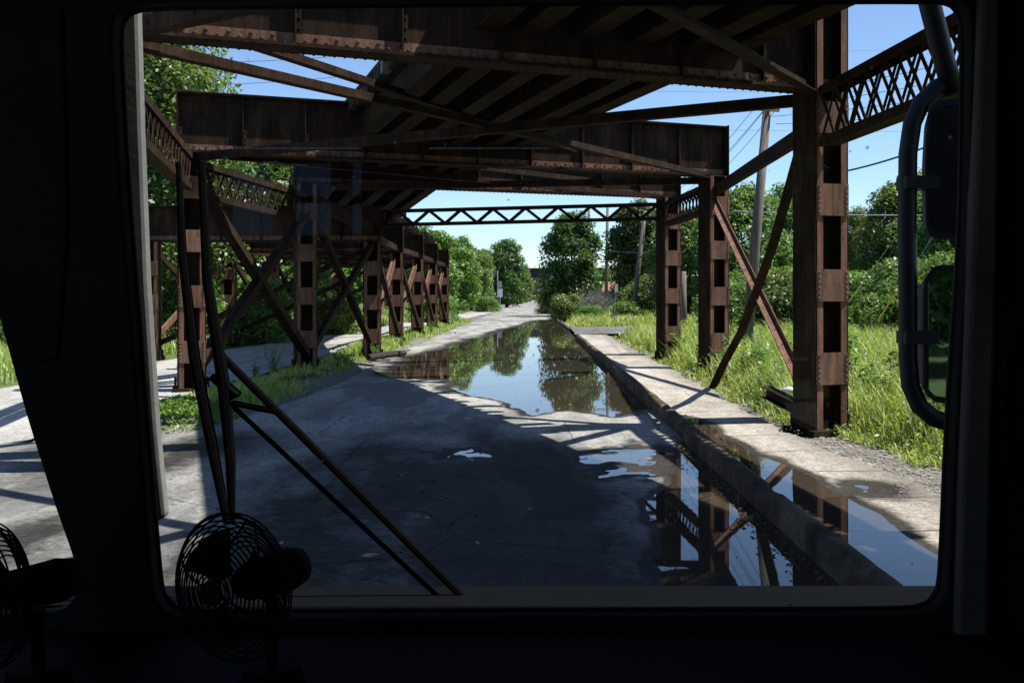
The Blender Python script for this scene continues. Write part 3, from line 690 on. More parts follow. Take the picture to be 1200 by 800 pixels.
# ------------------------------------------------------------------ vegetation
def leaf_quads(P, Nn, size, asp=0.5):
    n = len(P); r = rng.normal(size=(n, 3)); Nn = Nn/np.linalg.norm(Nn, axis=1, keepdims=True)
    a = r-(r*Nn).sum(1, keepdims=True)*Nn; a /= np.linalg.norm(a, axis=1, keepdims=True); b = np.cross(Nn, a)
    s = size*(0.65+0.7*rng.random((n, 1)))
    V = np.stack([P-a*s*0.5, P+b*s*asp*0.5+a*s*0.05, P+a*s*0.55-Nn*s*0.12, P-b*s*asp*0.5+a*s*0.05], 1).reshape(-1, 3)
    return V, np.arange(n*4).reshape(-1, 4)
def crown_data(seed, n, R, z0, z1, leaf, clumps, shape='round'):
    g = np.random.default_rng(seed); cs = []
    Hh = z1-z0
    while len(cs) < clumps:
        t = g.random(); 
        if shape == 'round': pr = math.sqrt(max(0, 1-(2*t-0.8)**2/1.5))
        elif shape == 'tall': pr = 0.5+0.5*math.sin(math.pi*min(1, t*0.86+0.14))
        else: pr = math.sqrt(max(0, 1-t*t*0.9))
        ang = g.random()*2*math.pi; rr = pr*R*(0.35+0.65*math.sqrt(g.random()))*0.85
        if t > 0.93 and rr > 0.3*R: continue
        cs.append((rr*math.cos(ang), rr*math.sin(ang), z0+t*Hh, R*(0.13+0.19*g.random())))
    cs = np.array(cs); w = cs[:, 3]**2; w /= w.sum()
    ci = g.choice(len(cs), n, p=w); c = cs[ci]
    d = g.normal(size=(n, 3)); d /= np.linalg.norm(d, axis=1, keepdims=True)
    d[:, 2] = np.where((d[:, 2] < -0.35) & (g.random(n) < 0.6), -d[:, 2], d[:, 2])
    rad = c[:, 3:4]*(0.3+1.0*g.random((n, 1))**0.8)
    P = c[:, :3]+d*rad*np.array([1.1, 1.1, 0.75])
    k = int(n*0.2); t = g.random(k)
    pr = np.sqrt(np.clip(1-(2*t-0.85)**2/1.4, 0.02, 1)) if shape == 'round' else (0.5+0.5*np.sin(np.pi*np.minimum(1, t*0.86+0.14)) if shape == 'tall' else np.sqrt(np.clip(1-t*t*0.95, 0, 1)))
    an = g.random(k)*2*np.pi; rr = pr*R*(0.35+0.65*np.sqrt(g.random(k)))*(0.86+0.2*np.sin(an*3+t*9))
    P[:k] = np.stack([rr*np.cos(an), rr*np.sin(an), z0+t*Hh], 1)
    Nn = d*0.7+g.normal(size=(n, 3))*0.55+np.array([0, 0, 0.5])
    return leaf_quads(P, Nn, leaf, 0.6), cs
TREES = {}
def tree_proto(key, label, seed, n, R, Ht, z0, leaf, clumps, mat, shape, loc, rz=0, scale=1, name='broadleaf_tree', cat='tree', group=None, trunk=0.2, limbs=9):
    t = thing(name, label, cat, loc, group, rz, scale)
    (V, Fa), cs = crown_data(seed, int(n*1.9), R, z0, Ht, leaf*0.92, int(clumps*2.3), shape)
    mb = MB(); g = random.Random(seed)
    top = z0+(Ht-z0)*0.75
    mb.tube([(0, 0, -0.4), (0.03*R, 0, z0*0.5+0.1), (0, 0.04*R, z0+0.3), (0.05*R, 0, (z0+top)/2), (0, 0, top)], [trunk*1.3, trunk, trunk*0.85, trunk*0.5, trunk*0.15], 8)
    for k in range(limbs):
        c = cs[g.randrange(len(cs))]; zb = max(0.3, min(c[2]*0.75, z0+(top-z0)*g.random()*0.7))
        mid = Vector((c[0]*0.5, c[1]*0.5, (zb+c[2])/2-0.1*R))
        mb.tube([(0, 0, zb), mid, (c[0], c[1], c[2])], [trunk*0.45, trunk*0.28, trunk*0.1], 6)
    mb.obj('trunk', BARK, t, world=False, smooth=True)
    np_mesh('crown', V, [Fa], mat, t, world=False)
    TREES[key] = t; return t
def tree(key, label, loc, rz=0, scale=1):
    return copy_tree(TREES[key], loc, rz, scale, label)
def X_at(px, d): return (px-VX)/F*d
def gz(x, y): return float(gheight(np.array(float(x)), np.array(float(y))))
def spot(px, d): x = X_at(px, d); return (x, d, gz(x, d))
GT = 'trees around the viaduct and the meadow'
tree_proto('road', 'large dark green tree at the right edge of the road before the far bridge', 11, 15000, 3.5, 10.9, 0.8, 0.34, 62, LEAFD, 'round', spot(669, 108), group=GT, trunk=0.3)
tree_proto('tall', 'tall dark tree behind the leaning pole, right of the roadside tree', 12, 15000, 3.6, 12.2, 1.6, 0.36, 44, LEAFD, 'tall', spot(748, 100), group=GT, trunk=0.3, scale=0.93)
tree_proto('field', 'light green tree at the meadow edge behind the second right column', 13, 16000, 4.6, 12.0, 1.2, 0.36, 46, LEAF, 'round', spot(868, 76), group=GT, trunk=0.28, scale=0.84)
tree_proto('near', 'tall leafy tree seen above the left end of the girder', 14, 30000, 4.6, 16.5, 3.0, 0.27, 60, LEAF, 'tall', spot(172, 46), group=GT, trunk=0.32)
tree_proto('bright', 'bright yellow green tree just right of the row of left columns', 15, 14000, 3.4, 10.6, 0.8, 0.34, 44, LEAFL, 'tall', spot(505, 96), group=GT, trunk=0.22, scale=0.82)
for key, lab, px, d, rz, sc in [
    ('field', 'shorter pale green tree showing between the two farther right columns', 808, 82, 1.0, 0.74),
    ('field', 'rounded tree partly hidden by the nearest right column', 930, 84, 2.1, 0.9),
    ('tall', 'dark tree left of the farthest right column, behind the house roof', 748, 135, 2.0, 0.95),
    ('tall', 'narrow dark tree whose crown touches the farthest right column', 782, 104, 2.7, 0.9),
    ('field', 'tree with airy crown right of the nearest column below the overhead wires', 1066, 66, 4.0, 0.8),
    ('near', 'low darker tree just right of the nearest right column', 1012, 78, 2.9, 0.52),
    ('field', 'tree behind the mirror bracket at the right side of the meadow', 1122, 60, 5.2, 0.78),
    ('field', 'broad tree outside the right windshield edge beyond the mirrors', 1235, 62, 0.6, 1.0),
    ('near', 'tree beyond the side road behind the leftmost column of the viaduct', 232, 62, 1.3, 0.86),
    ('field', 'tree behind the crossed braces on the left of the viaduct', 300, 66, 2.6, 1.08),
    ('bright', 'bright tree behind the viaduct deck left of the far columns', 372, 92, 0.8, 1.15),
    ('field', 'tree in deep shade behind the dark left column', 428, 110, 5.0, 1.1),
    ('near', 'big tree at the far left, hidden partly by the windshield pillar', 92, 52, 3.0, 0.9),
    ('field', 'tree beyond the side road outside the left window', -60, 48, 1.8, 1.0),
    ('bright', 'slim green tree beyond the last left columns', 536, 128, 2.2, 0.9),
    ('field', 'mid green tree between the bright tree and the far left tree', 553, 160, 3.3, 0.82),
    ('road', 'broad dark tree left of the far bridge, behind the thin poles', 594, 185, 1.4, 1.12),
    ('road', 'small dark tree right of the far bridge, farthest along the road', 655, 230, 3.4, 0.9),
    ('field', 'rounded tree between the thin poles and the slim green tree on the left', 570, 190, 1.1, 0.88),
    ('bright', 'small distant tree just left of the far bridge opening', 611, 250, 2.6, 0.9),
    ('bright', 'small light tree peeking over the house roof', 712, 165, 0.5, 0.6)]:
    tree(key, lab, spot(px, d), rz, sc)

for key, lab, x_, y_, sc in [('field', 'tree standing behind the truck, reflected in the lower mirror', 9.5, -29, 0.9), ('bright', 'light tree behind the truck, seen only in the mirror', 13, -38, 1.0), ('near', 'tallest tree behind the truck, seen only in the mirror', 5, -60, 0.9), ('field', 'broad tree farther behind the truck, seen only in the mirror', 25, -46, 1.1), ('tall', 'tall dark tree behind the truck, seen only in the mirror', 9, -52, 1.0)]:
    tree(key, lab, (x_, y_, -0.1), 1.0, sc)

GS = 'shrubs along the meadow and road edges'
tree_proto('bush', 'green shrub directly right of the nearest column at the meadow edge', 16, 9000, 2.6, 2.9, 0.2, 0.2, 30, LEAF, 'dome', spot(1012, 52), group=GS, name='shrub', cat='shrub', trunk=0.07, limbs=8)
tree_proto('bushl', 'light green bush at the foot of the roadside tree beside the kerb', 17, 7000, 2.2, 2.4, 0.1, 0.17, 26, LEAFL, 'dome', spot(668, 92), group=GS, name='shrub', cat='shrub', trunk=0.06, limbs=8)
for key, lab, px, d, rz, sc in [
    ('bush', 'shrub behind the bracket pole of the mirrors', 1060, 50, 1, 1.15), ('bush', 'shrub half hidden by the lower mirror', 1108, 47, 2, 1.2),
    ('bushl', 'low light shrub between the shrubs at the right meadow edge', 1035, 47, 2.4, 0.9),
    ('bush', 'shrub framed by the crossed braces on the right', 880, 62, 3, 1.1), ('bush', 'shrub visible between the second column and the leaning pole', 858, 58, 0.4, 0.9),
    ('bush', 'shrub left of the nearest right column at its middle height', 915, 56, 4.1, 1.1),
    ('bush', 'shrub beneath the tall dark tree beside the farthest right column', 762, 92, 1.9, 1.2),
    ('bush', 'dark shrub under the roadside tree, left side towards the road', 648, 122, 3.1, 0.9),
    ('bushl', 'rounded bush in the weeds below the house', 735, 80, 0.7, 0.7), ('bushl', 'bush in front of the bare grey shrub', 692, 84, 1.7, 0.62),
    ('bushl', 'bush on the verge left of the road past the last left column', 571, 140, 1.2, 0.9),
    ('bushl', 'low bush at the base of the bright tree', 510, 88, 2.0, 1.0),
    ('bush', 'shrub at the foot of the leftmost viaduct columns beyond the side road', 215, 47, 2.6, 0.9),
    ('bush', 'shrub behind the side road under the viaduct', 300, 52, 0.3, 1.0), ('bushl', 'sunlit bush beyond the side road seen between two left columns', 392, 62, 3.4, 0.9),
    ('bush', 'shrub on the bank outside the left window', -40, 38, 2.2, 1.0)]:
    tree(key, lab, spot(px, d), rz, sc)
# bare grey shrub
bare = thing('bare_shrub', 'leafless grey shrub between the roadside tree and the house', 'shrub', spot(697, 88))
mb = MB(); g = random.Random(5)
for k in range(150):
    a = g.random()*6.28; l = 1.6+g.random()*1.6; sp = g.random()*0.75
    p = Vector((math.cos(a)*0.2, math.sin(a)*0.2, 0)); q = Vector((math.cos(a)*sp*l, math.sin(a)*sp*l, l*(1-sp*0.35))); m_ = (p+q)/2+Vector((g.uniform(-.2, .2), g.uniform(-.2, .2), .15))
    mb.tube([p, m_, q], [0.022, 0.016, 0.007], 4, cap=False)
    for j in range(5):
        b = m_.lerp(q, g.random()); mb.tube([b, b+Vector((g.uniform(-.5, .5), g.uniform(-.5, .5), g.uniform(.1, .6)))], [0.011, 0.005], 3, cap=False)
mb.obj('twigs', DEAD, bare, world=False)

def grass_mesh(name, pts, hts, wid, mat, lean=0.8, extra=None):
    n = len(pts); a = rng.random(n)*2*np.pi; d = np.stack([np.cos(a), np.sin(a), np.zeros(n)], 1); s = np.stack([-np.sin(a), np.cos(a), np.zeros(n)], 1)
    l = (rng.random((n, 1))*lean+0.08)*hts[:, None]; h = hts[:, None]; w = wid[:, None]; up = np.array([0, 0, 1.0])
    b0, b1 = pts-s*w/2, pts+s*w/2; m = pts+d*l*0.35+up*h*0.6
    m0, m1 = m-s*w*0.38, m+s*w*0.38; tp = pts+d*l+up*h*0.96
    V = np.stack([b0, b1, m0, m1, tp], 1).reshape(-1, 3); i = np.arange(n)[:, None]*5
    if extra:
        V2, F2 = leaf_quads(extra[0], extra[1], extra[2][:, None], 0.4)
        return np_mesh(name, np.concatenate([V, V2]), [i+np.array([[0, 1, 3, 2]]), i+np.array([[2, 3, 4]]), F2+len(V)], mat)
    return np_mesh(name, V, [i+np.array([[0, 1, 3, 2]]), i+np.array([[2, 3, 4]])], mat)
n = 125000
d = np.exp(rng.uniform(math.log(9.5), math.log(125), n)); e = lerp(d, [(0, 6.2), (9, 6.4), (12, 6.1), (15.5, 5.5), (19, 5.0), (25, 4.7), (40, 4.8), (56, 4.9), (58, 9.3), (68, 9.3), (70, 3.3), (105, 3.4), (130, 4.0)])
e = e+0.35*fbm(d*1.1, d*0, 91)
xm = np.minimum(0.62*d+3, 46); x = e+(xm-e)*rng.random(n)**1.25
cl = fbm(x*0.45, d*0.45, 95, 4); keep = (rng.random(n) < 0.75+cl*0.9) & ~((np.abs(x-(e+0.2)) < 0.35) & (rng.random(n) < 0.5))
x, d, e, cl = x[keep], d[keep], e[keep], cl[keep]
edge = np.clip((x-e)/0.9, 0.25, 1)
hts = (0.32+0.55*rng.random(len(x))+0.35*np.clip(cl, -0.5, 1))*edge*np.clip(0.8+d/60, 0.8, 1.25); hts = np.clip(hts, 0.1, 1.35)
wid = 0.010+0.00055*d
nl = 90000; li = rng.integers(0, len(x), nl); lx = x[li]+rng.normal(0, 0.08, nl); ld = d[li]+rng.normal(0, 0.1, nl)
LP = np.stack([lx, ld, gheight(lx, ld)+hts[li]*(0.2+0.65*rng.random(nl))], 1)
o = grass_mesh('meadow_grass', np.stack([x, d, gheight(x, d)-0.02], 1), hts, wid*(0.7+0.7*rng.random(len(x))), GRASS, extra=(LP, rng.normal(size=(nl, 3))*0.45+np.array([0.25, 0, 1.0]), 0.05+0.0022*ld))
props(o, 'tall sunlit grass and weeds filling the meadow right of the sidewalk', 'grass', kind='stuff')
# left verge between the roads, and the bank beyond the side road
n = 34000
d = np.exp(rng.uniform(math.log(20.5), math.log(100), n)); x = rng.normal(-6.65, 0.5, n); x = np.where(d > 45, x+np.clip((d-45)/40, 0, 1)*0.9, x)
cl = fbm(x*0.7, d*0.5, 105, 4); keep = (rng.random(n) < 0.30+cl*1.7) & (x < -5.1+0.35*fbm(d*0.8, d*0, 21)) & (x > -8.2)
x, d, cl = x[keep], d[keep], cl[keep]
hts = np.clip((0.10+0.25*rng.random(len(x))+0.3*cl)*np.clip(1.25-np.abs(x+6.65)/1.6, 0.3, 1.1), 0.05, 0.8)
o = grass_mesh('verge_grass', np.stack([x, d, gheight(x, d)-0.02], 1), hts, (0.010+0.0005*d)*(0.7+0.7*rng.random(len(x))), GRASS)
props(o, 'low grass on the verge under the left columns between the two roads', 'grass', kind='stuff')
n = 45000
d = np.exp(rng.uniform(math.log(20), math.log(110), n)); x = -14.4-0.5*rng.random(n)-rng.random(n)**1.4*(0.3*d+6); x = x+np.clip((d-45)/60, 0, 1)*5.0
o = grass_mesh('bank_grass', np.stack([x, d, gheight(x, d)-0.02], 1), 0.3+0.6*rng.random(n), 0.012+0.0007*d, GRASS)
props(o, 'grassy bank beyond the side road left of the viaduct', 'grass', kind='stuff')
# leafy ground cover patch lit by the sun on the verge
n = 5200; x = rng.normal(-6.9, 0.55, n); y = rng.normal(19.2, 1.05, n); hh = 0.32*np.exp(-((x+6.9)/0.8)**2-((y-19.2)/1.6)**2)+0.02
P = np.stack([x, y, gheight(x, y)+hh*rng.random(n)**0.5], 1); Nn = rng.normal(size=(n, 3))*0.5+np.array([0, 0, 1.0])
V, Fa = leaf_quads(P, Nn, 0.085, 0.6)
o = np_mesh('ground_cover', V, [Fa], LEAFL); props(o, 'bright green leafy ground cover on the sunlit end of the verge', 'ground cover', kind='stuff')

# broad-leaved weeds
def weed_proto(label, seed, h, stems, group, loc, lw=0.12):
    t = thing('weed', label, 'weed', loc, group); g = random.Random(seed); mb = MB(); P = []; Nn = []
    for k in range(stems):
        a = g.random()*6.28; sp = g.uniform(0.05, 0.42); hh = h*g.uniform(0.6, 1)
        p0 = Vector((g.uniform(-.06, .06), g.uniform(-.06, .06), -0.03)); p2 = Vector((math.cos(a)*sp*hh, math.sin(a)*sp*hh, hh)); p1 = (p0+p2)/2+Vector((0, 0, hh*0.08))
        mb.tube([p0, p1, p2], [0.008, 0.006, 0.003], 5)
        for j in range(int(14*hh/0.6)):
            f = 0.12+0.88*j/(14*hh/0.6); b = p0.lerp(p1, f*2) if f < .5 else p1.lerp(p2, f*2-1); aa = j*2.4+g.random(); o_ = Vector((math.cos(aa), math.sin(aa), 0.25))
            P.append(b+o_*lw*0.5); Nn.append(Vector((math.cos(aa)*-0.4, math.sin(aa)*-0.4, 1))+Vector((g.uniform(-.3, .3), g.uniform(-.3, .3), 0)))
    mb.obj('stem', WEEDM, t, world=False)
    V, Fa = leaf_quads(np.array(P), np.array(Nn), lw, 0.45); np_mesh('leaves', V, [Fa], WEEDM, t, world=False)
    return t
WL = 'leafy green weed standing in the meadow edge beside the right columns'
w1 = weed_proto(WL, 1, 0.95, 9, 'weeds at the meadow edge', spot(870, 25.5))
w2 = weed_proto(WL, 2, 1.5, 6, 'weeds at the meadow edge', spot(1012, 19.5), 0.16)
w3 = weed_proto(WL, 3, 0.55, 10, 'weeds at the meadow edge', spot(862, 27.0), 0.10)
for k, (px, d, s_) in enumerate([(880, 26.5, 1), (893, 24, .8), (852, 27.5, 1.1), (905, 22, .8), (1040, 18.5, .9), (1025, 21, 1.1), (1070, 20, 1), (1000, 23, .8), (1092, 17.5, .7), (800, 35, .8), (818, 32, .9), (1050, 25, 1.1), (760, 42, .8), (890, 21.2, .5), (1085, 23, 1.1), (912, 26, 1.0)]):
    copy_tree((w1, w2, w3)[k % 3], spot(px, d), k*1.3, s_)
gw = np.random.default_rng(3)
for k in range(46):
    d_ = math.exp(gw.uniform(math.log(14.5), math.log(48))); e_ = float(lerp(d_, [(9, 6.4), (12, 6.1), (15.5, 5.5), (19, 5.0), (25, 4.7), (48, 4.9)])); x_ = e_+0.4+gw.random()*(0.42*d_+2-e_)*0.8
    copy_tree((w2, w1, w2)[k % 3], (x_, d_, gz(x_, d_)), k*2.1, float(gw.uniform(0.6, 1.25)))
LW = 'leafy weed growing among the grass of the left verge'
for k, (px, d, s_) in enumerate([(395, 31.5, .9), (405, 32.5, .8), (320, 30, 1), (300, 28, 1.1), (440, 37, .7), (470, 46, .8), (505, 60, .9), (530, 78, 1)]):
    c = copy_tree((w1, w3)[k % 2], spot(px, d), k, s_, LW); c['group'] = 'weeds on the left verge'
tiny = weed_proto('tiny weed sprouting from the sidewalk puddle against the kerb', 9, 0.16, 5, None, (2.98, 12.9, 0.1), 0.05)

# gravel strip right of the sidewalk, and pebbles on the left dirt
def gravel(name, x, y, z, r, label):
    n = len(x); ico = np.array([(1,0,0),(-1,0,0),(0,1,0),(0,-1,0),(0,0,1),(0,0,-1)], float)
    f = np.array([(0,2,4),(2,1,4),(1,3,4),(3,0,4),(2,0,5),(1,2,5),(3,1,5),(0,3,5)])
    base = np.array([(1,.1,.1),(.35,1,-.1),(-.8,.55,.15),(-.7,-.75,0),(.4,-.9,.1),(.1,.1,.75),(-.25,.1,.6)]); 
    f = np.array([(0,1,5),(1,2,6),(1,6,5),(2,3,6),(3,4,5),(3,5,6),(4,0,5)])
    a = rng.random(n)*6.28; s = r[:, None]*(0.6+0.8*rng.random((n, 3))); s[:, 2] *= 0.75
    B = base[None]*(1+0.35*rng.normal(size=(n, 7, 3))*0.6)*s[:, None, :]
    Xr = B[..., 0]*np.cos(a)[:, None]-B[..., 1]*np.sin(a)[:, None]; Yr = B[..., 0]*np.sin(a)[:, None]+B[..., 1]*np.cos(a)[:, None]
    V = np.stack([Xr+x[:, None], Yr+y[:, None], B[..., 2]+z[:, None]], -1).reshape(-1, 3); i = np.arange(n)[:, None, None]*7+f[None]
    o = np_mesh(name, V, [i.reshape(-1, 3)], STONE); return props(o, label, 'gravel', kind='stuff')
n = 8000; y = rng.uniform(9, 26, n)**1.0; e0 = lerp(y, [(0, 5.0), (11, 4.75), (15.7, 4.3), (28, 4.45)]); x = e0+0.05+np.abs(rng.normal(0, 0.62, n))
gravel('gravel', x, y, gheight(x, y)+0.01, 0.012+0.03*rng.random(n)**3, 'loose grey gravel between the sidewalk and the meadow')
n = 380; y = rng.uniform(8, 26, n); x = 4.55-np.abs(rng.normal(0, 0.28, n)); 
gravel('pebbles', x, y, 0*x+0.122+0.02*np.clip(x-3.6, 0, .5), 0.008+0.016*rng.random(n)**3, 'few small pebbles scattered on the sidewalk edge')
n = 3500; y = rng.uniform(14.5, 22, n); x = rng.normal(-6.3, 0.9, n)
gravel('verge_gravel', x, y, gheight(x, y)+0.005, 0.012+0.03*rng.random(n)**3, 'gravelly dirt in front of the green verge on the left')

# ------------------------------------------------------------------ street furniture
def pole(label, x, y, top, r, arms=(), mat=POLEW, name='utility_pole', ins=True):
    t = thing(name, label, 'utility pole', (x, y, gz(x, y)))
    b = Vector((x, y, gz(x, y)-0.3)); top = Vector(top)
    mb = MB(); mb.tube([b, b.lerp(top, 0.5), top], [r*1.15, r, r*0.8], 12); mb.obj('pole', mat, t, smooth=True)
    for zf, w, dr in arms:
        c = b.lerp(top, zf); dr = Vector(dr).normalized(); q = MB(); q.bar(c-dr*w/2+Vector((0, -r-.06, 0)), c+dr*w/2+Vector((0, -r-.06, 0)), 0.1, 0.12); q.obj('crossarm', POLEW, t)
        for f in (-0.45, -0.2, 0.2, 0.45):
            i_ = MB(); p = c+dr*(w*f)+Vector((0, -r-.06, 0.06)); i_.tube([p, p+Z*0.08, p+Z*0.12, p+Z*0.2], [0.02, 0.06, 0.06, 0.03], 8); i_.obj('insulator', GALV, t)
    return t, top
p1, p1top = pole('tall grey wooden utility pole leaning right behind the crossed brace', X_at(873, 38), 38, at(900, 116, 38), 0.19, [(0.955, 0.9, (0.9, 0.3, 0))])
p2, p2top = pole('leaning wooden utility pole with a crossarm in front of the dark trees', X_at(740, 84), 84, at(756, 247, 84), 0.2, [(0.94, 2.2, (1, 0.1, 0))])
p3, p3top = pole('upright utility pole with crossarm half hidden right of the roadside tree', X_at(710, 118), 118, at(712, 240, 118), 0.2, [(0.86, 2.4, (1, 0, 0))])
pole('slim utility pole rising above the roadside tree', X_at(690, 135), 135, at(690, 240, 135), 0.18)
pole('grey pole left of the thin brown poles at the left roadside', X_at(567, 170), 170, at(567, 314, 170), 0.14, mat=GALV)
pole('thin brown pole right beside the grey one at the left roadside', X_at(570, 172), 172, at(570, 312, 172), 0.12)
pole('short thin brown pole standing alone before the broad far tree', X_at(577, 165), 165, at(577, 318, 165), 0.12)
pole('tallest thin brown pole beside the small white sign', X_at(583, 168), 168, at(583, 317, 168), 0.12)
pole('short wooden post stump between the second and third right columns', X_at(801, 62), 62, at(801, 318, 62), 0.2, name='wooden_post')
# signs
s1 = thing('roadside_sign', 'small white sign on a post left of the road, far away', 'sign', spot(586, 160))
mb = MB(); b = at(586, 345, 160); x_, y_ = b.x, b.y
mb.tube([(x_, y_, -0.2), (x_, y_, 4.6)], 0.07, 6); mb.obj('post', GALV, s1)
mb = MB(); mb.box(x_-0.4, x_+0.42, y_-0.12, y_-0.08, 2.0, 3.3); mb.obj('panel', SIGNW, s1)
mb = MB(); mb.box(x_-0.3, x_+0.3, y_-0.12, y_-0.08, 3.5, 4.5); mb.obj('panel', GALV, s1)
s2 = thing('roadside_sign', 'sign seen edge on atop a thin grey post near the house', 'sign', spot(719, 74)); x_ = X_at(719, 74); z_ = gz(x_, 74)
mb = MB(); mb.tube([(x_, 74, z_-0.2), (x_+0.2, 74, z_+3.1)], 0.035, 6); mb.obj('post', GALV, s2)
mb = MB(); mb.frame(Vector((x_+0.19, 73.95, z_+2.6)), Vector((0.5, 0.86, 0)), Vector((-.86, .5, 0)), Z, (-0.3, 0.3), (-0.012, 0.012), (0, 0.6)); mb.obj('panel', GALV, s2)
# guy wires with yellow guards
for lab, p, q in (('yellow guarded guy wire slanting over the meadow, nearer the mirror', at(1030, 374, 40), at(1062, 325, 40)), ('yellow guarded guy wire slanting right beside the nearest column', at(996, 352, 44), at(1009, 334, 44))):
    d_ = (q-p); g0 = Vector((p.x, p.y, gz(p.x, p.y)-0.1)) ; t = thing('guy_wire', lab, 'guy wire', g0)
    mb = MB(); mb.tube([p-d_*0.35, q+d_*2.6], 0.008, 5); mb.obj('cable', WIREL, t)
    mb = MB(); mb.tube([p, q], 0.028, 8); mb.obj('guard', YEL, t)
# overhead wires
def wire(name, label, a, b, sag=0.5, r=0.012, mat=WIRE, group=None):
    a, b = Vector(a), Vector(b); mb = MB()
    mb.tube([a.lerp(b, k/24)-Z*(sag*4*(k/24)*(1-k/24)) for k in range(25)], r, 5)
    return props(mb.obj(name, mat), label, 'power line', group)
WG = 'overhead wires'
for k in range(4):
    o_ = Vector((0.22*(k-1.5), 0, -0.02))
    wire('power_line', 'thin black wire from the grey leaning pole to the pole by the dark trees', p1top+o_-Z*(0.1+0.25*(k % 2)), p2top+Vector((0.6*(k-1.5), 0, -0.4)), 0.9, 0.011, WIRE, WG)
for k in range(4):
    wire('power_line', 'thin wire in the sky right of the nearest column', p1top+Vector((0.2*(k-1.5), 0, -0.12-0.28*k)), Vector((25+k*0.5, 24, 12.4-1.05*k)), 0.5, 0.010, WIRE, WG)
for k in range(3):
    wire('power_line', 'pale thin wire crossing the sky above the meadow trees', (-6, 62+k, 17.5-k*2.0), (60, 55+k, 17.9-k*2.6), 0.8, 0.014, WIREL, WG)
wire('power_line', 'thick black cable slanting up from the nearest column to the mirror bracket', at(985, 202, 30), at(1160, 140, 27), 0.15, 0.028)
wire('power_line', 'pale cable level across the tops of the meadow trees', at(860, 247, 50), at(1180, 250, 48), 0.15, 0.024, WIREL)
for k in range(2):
    wire('power_line', 'thin wire in the sky above the left end of the girder', at(80, 72+28*k, 60), at(420, 64+24*k, 62), 0.3, 0.014, WIRE, WG)
wire('power_line', 'white service wire on the trunk side of the dark trees', p2top-Z*3.5, at(640, 268, 118), 0.8, 0.012, WIREL)

# far rail bridge over the road
fb = thing('rail_bridge', 'far dark bridge with a truss crossing over the road', 'bridge', (2, 285, 0))
mb = MB(); mb.box(-30, 34, 283, 287, 7.2, 9.6); mb.box(-30, 34, 282.6, 287.4, 9.6, 9.9); mb.obj('girder', FARSTEEL, fb)
mb = MB(); mb.box(-30, 34, 281.4, 281.7, 6.6, 7.1); mb.box(-30, 34, 281.4, 281.7, 3.9, 4.3)
for k in range(32):
    x0 = -30+2*k; a = Vector((x0, 281.55, 4.2)); b = Vector((x0+1, 281.55, 6.7)); c = Vector((x0+2, 281.55, 4.2)); mb.bar(a, b, 0.2, 0.26); mb.bar(b, c, 0.2, 0.26)
mb.obj('truss', simple('far_truss', (0.09, 0.085, 0.085), (0.14, 0.13, 0.13), 1, 0.8, 0.2, 0), fb)
for x_ in (-9.5, 9.5):
    mb = MB(); mb.box(x_-1.2, x_+1.2, 281.8, 288, -0.3, 7.2); mb.obj('pier', SROADM, fb)
# distant woods behind the bridge
(Vw, Fw), _ = crown_data(77, 14000, 30, 0, 9, 1.3, 120, 'dome')
Vw = Vw*np.array([2.6, 0.5, 1.0])+np.array([4, 420, 0])
o = np_mesh('distant_woods', Vw, [Fw], LEAF); props(o, 'far off green woods seen under the far bridge', 'woods', kind='stuff')
# house
hx = X_at(717, 140); hs = thing('house', 'low house with an orange brown roof in front of the dark trees', 'house', (hx, 140, 0))
mb = MB(); mb.box(hx-3.2, hx+3.2, 138, 145, -0.2, 2.55); mb.obj('wall', WALLM, hs)
mb = MB(); mb.add([(hx-3.6, 137.4, 2.5), (hx+3.6, 137.4, 2.5), (hx+3.4, 141.5, 4.2), (hx-3.4, 141.5, 4.2), (hx-3.6, 145.6, 2.5), (hx+3.6, 145.6, 2.5)], [(0, 1, 2, 3), (3, 2, 5, 4), (0, 3, 4), (1, 5, 2), (0, 4, 5, 1)]); mb.obj('roof', ROOFM, hs)
for dx in (-1.4, 1.2):
    mb = MB(); mb.box(hx+dx-0.5, hx+dx+0.5, 137.96, 137.99, 1.0, 2.1); mb.obj('window', DARKG, hs)
# cars far down the road
def car(label, x, y, mat, rz=0):
    t = thing('parked_car' if False else 'car', label, 'car', (x, y, 0)); 
    mb = MB(); prof = [(-2.1, 0.3), (2.1, 0.3), (2.15, 0.75), (1.3, 0.9), (-1.9, 0.95), (-2.15, 0.7)]
    mb.v = [(x+s*0.88, y+a, z) for s in (-1, 1) for a, z in prof]; m = 6
    mb.f = [tuple(range(5, -1, -1)), tuple(range(6, 12))]+[(k, (k+1) % m, (k+1) % m+m, k+m) for k in range(m)]; mb.obj('body', mat, t, bevel=0.06)
    mb = MB(); prof = [(-1.8, 0.94), (1.0, 0.9), (0.4, 1.42), (-1.3, 1.45)]
    mb.v = [(x+s*(0.8-0.12*(z > 1)), y+a, z) for s in (-1, 1) for a, z in prof]; m = 4
    mb.f = [(3, 2, 1, 0), (4, 5, 6, 7)]+[(k, (k+1) % m, (k+1) % m+m, k+m) for k in range(m)]; mb.obj('cabin', DARKG, t)
    mb = MB(); mb.box(x-0.66, x+0.66, y-1.25, y+0.35, 1.452, 1.5); mb.obj('roof', mat, t)
    for sx in (-1, 1):
        for sy in (-1.3, 1.3):
            mb = MB(); mb.tube([(x+sx*0.72, y+sy, 0.33), (x+sx*0.92, y+sy, 0.33)], 0.33, 14); mb.obj('wheel', RUBBER, t)
car('white car far down the road', X_at(613, 330), 330, CARW)
car('dark car right of the white car far down the road', X_at(619, 300), 300, CARD)

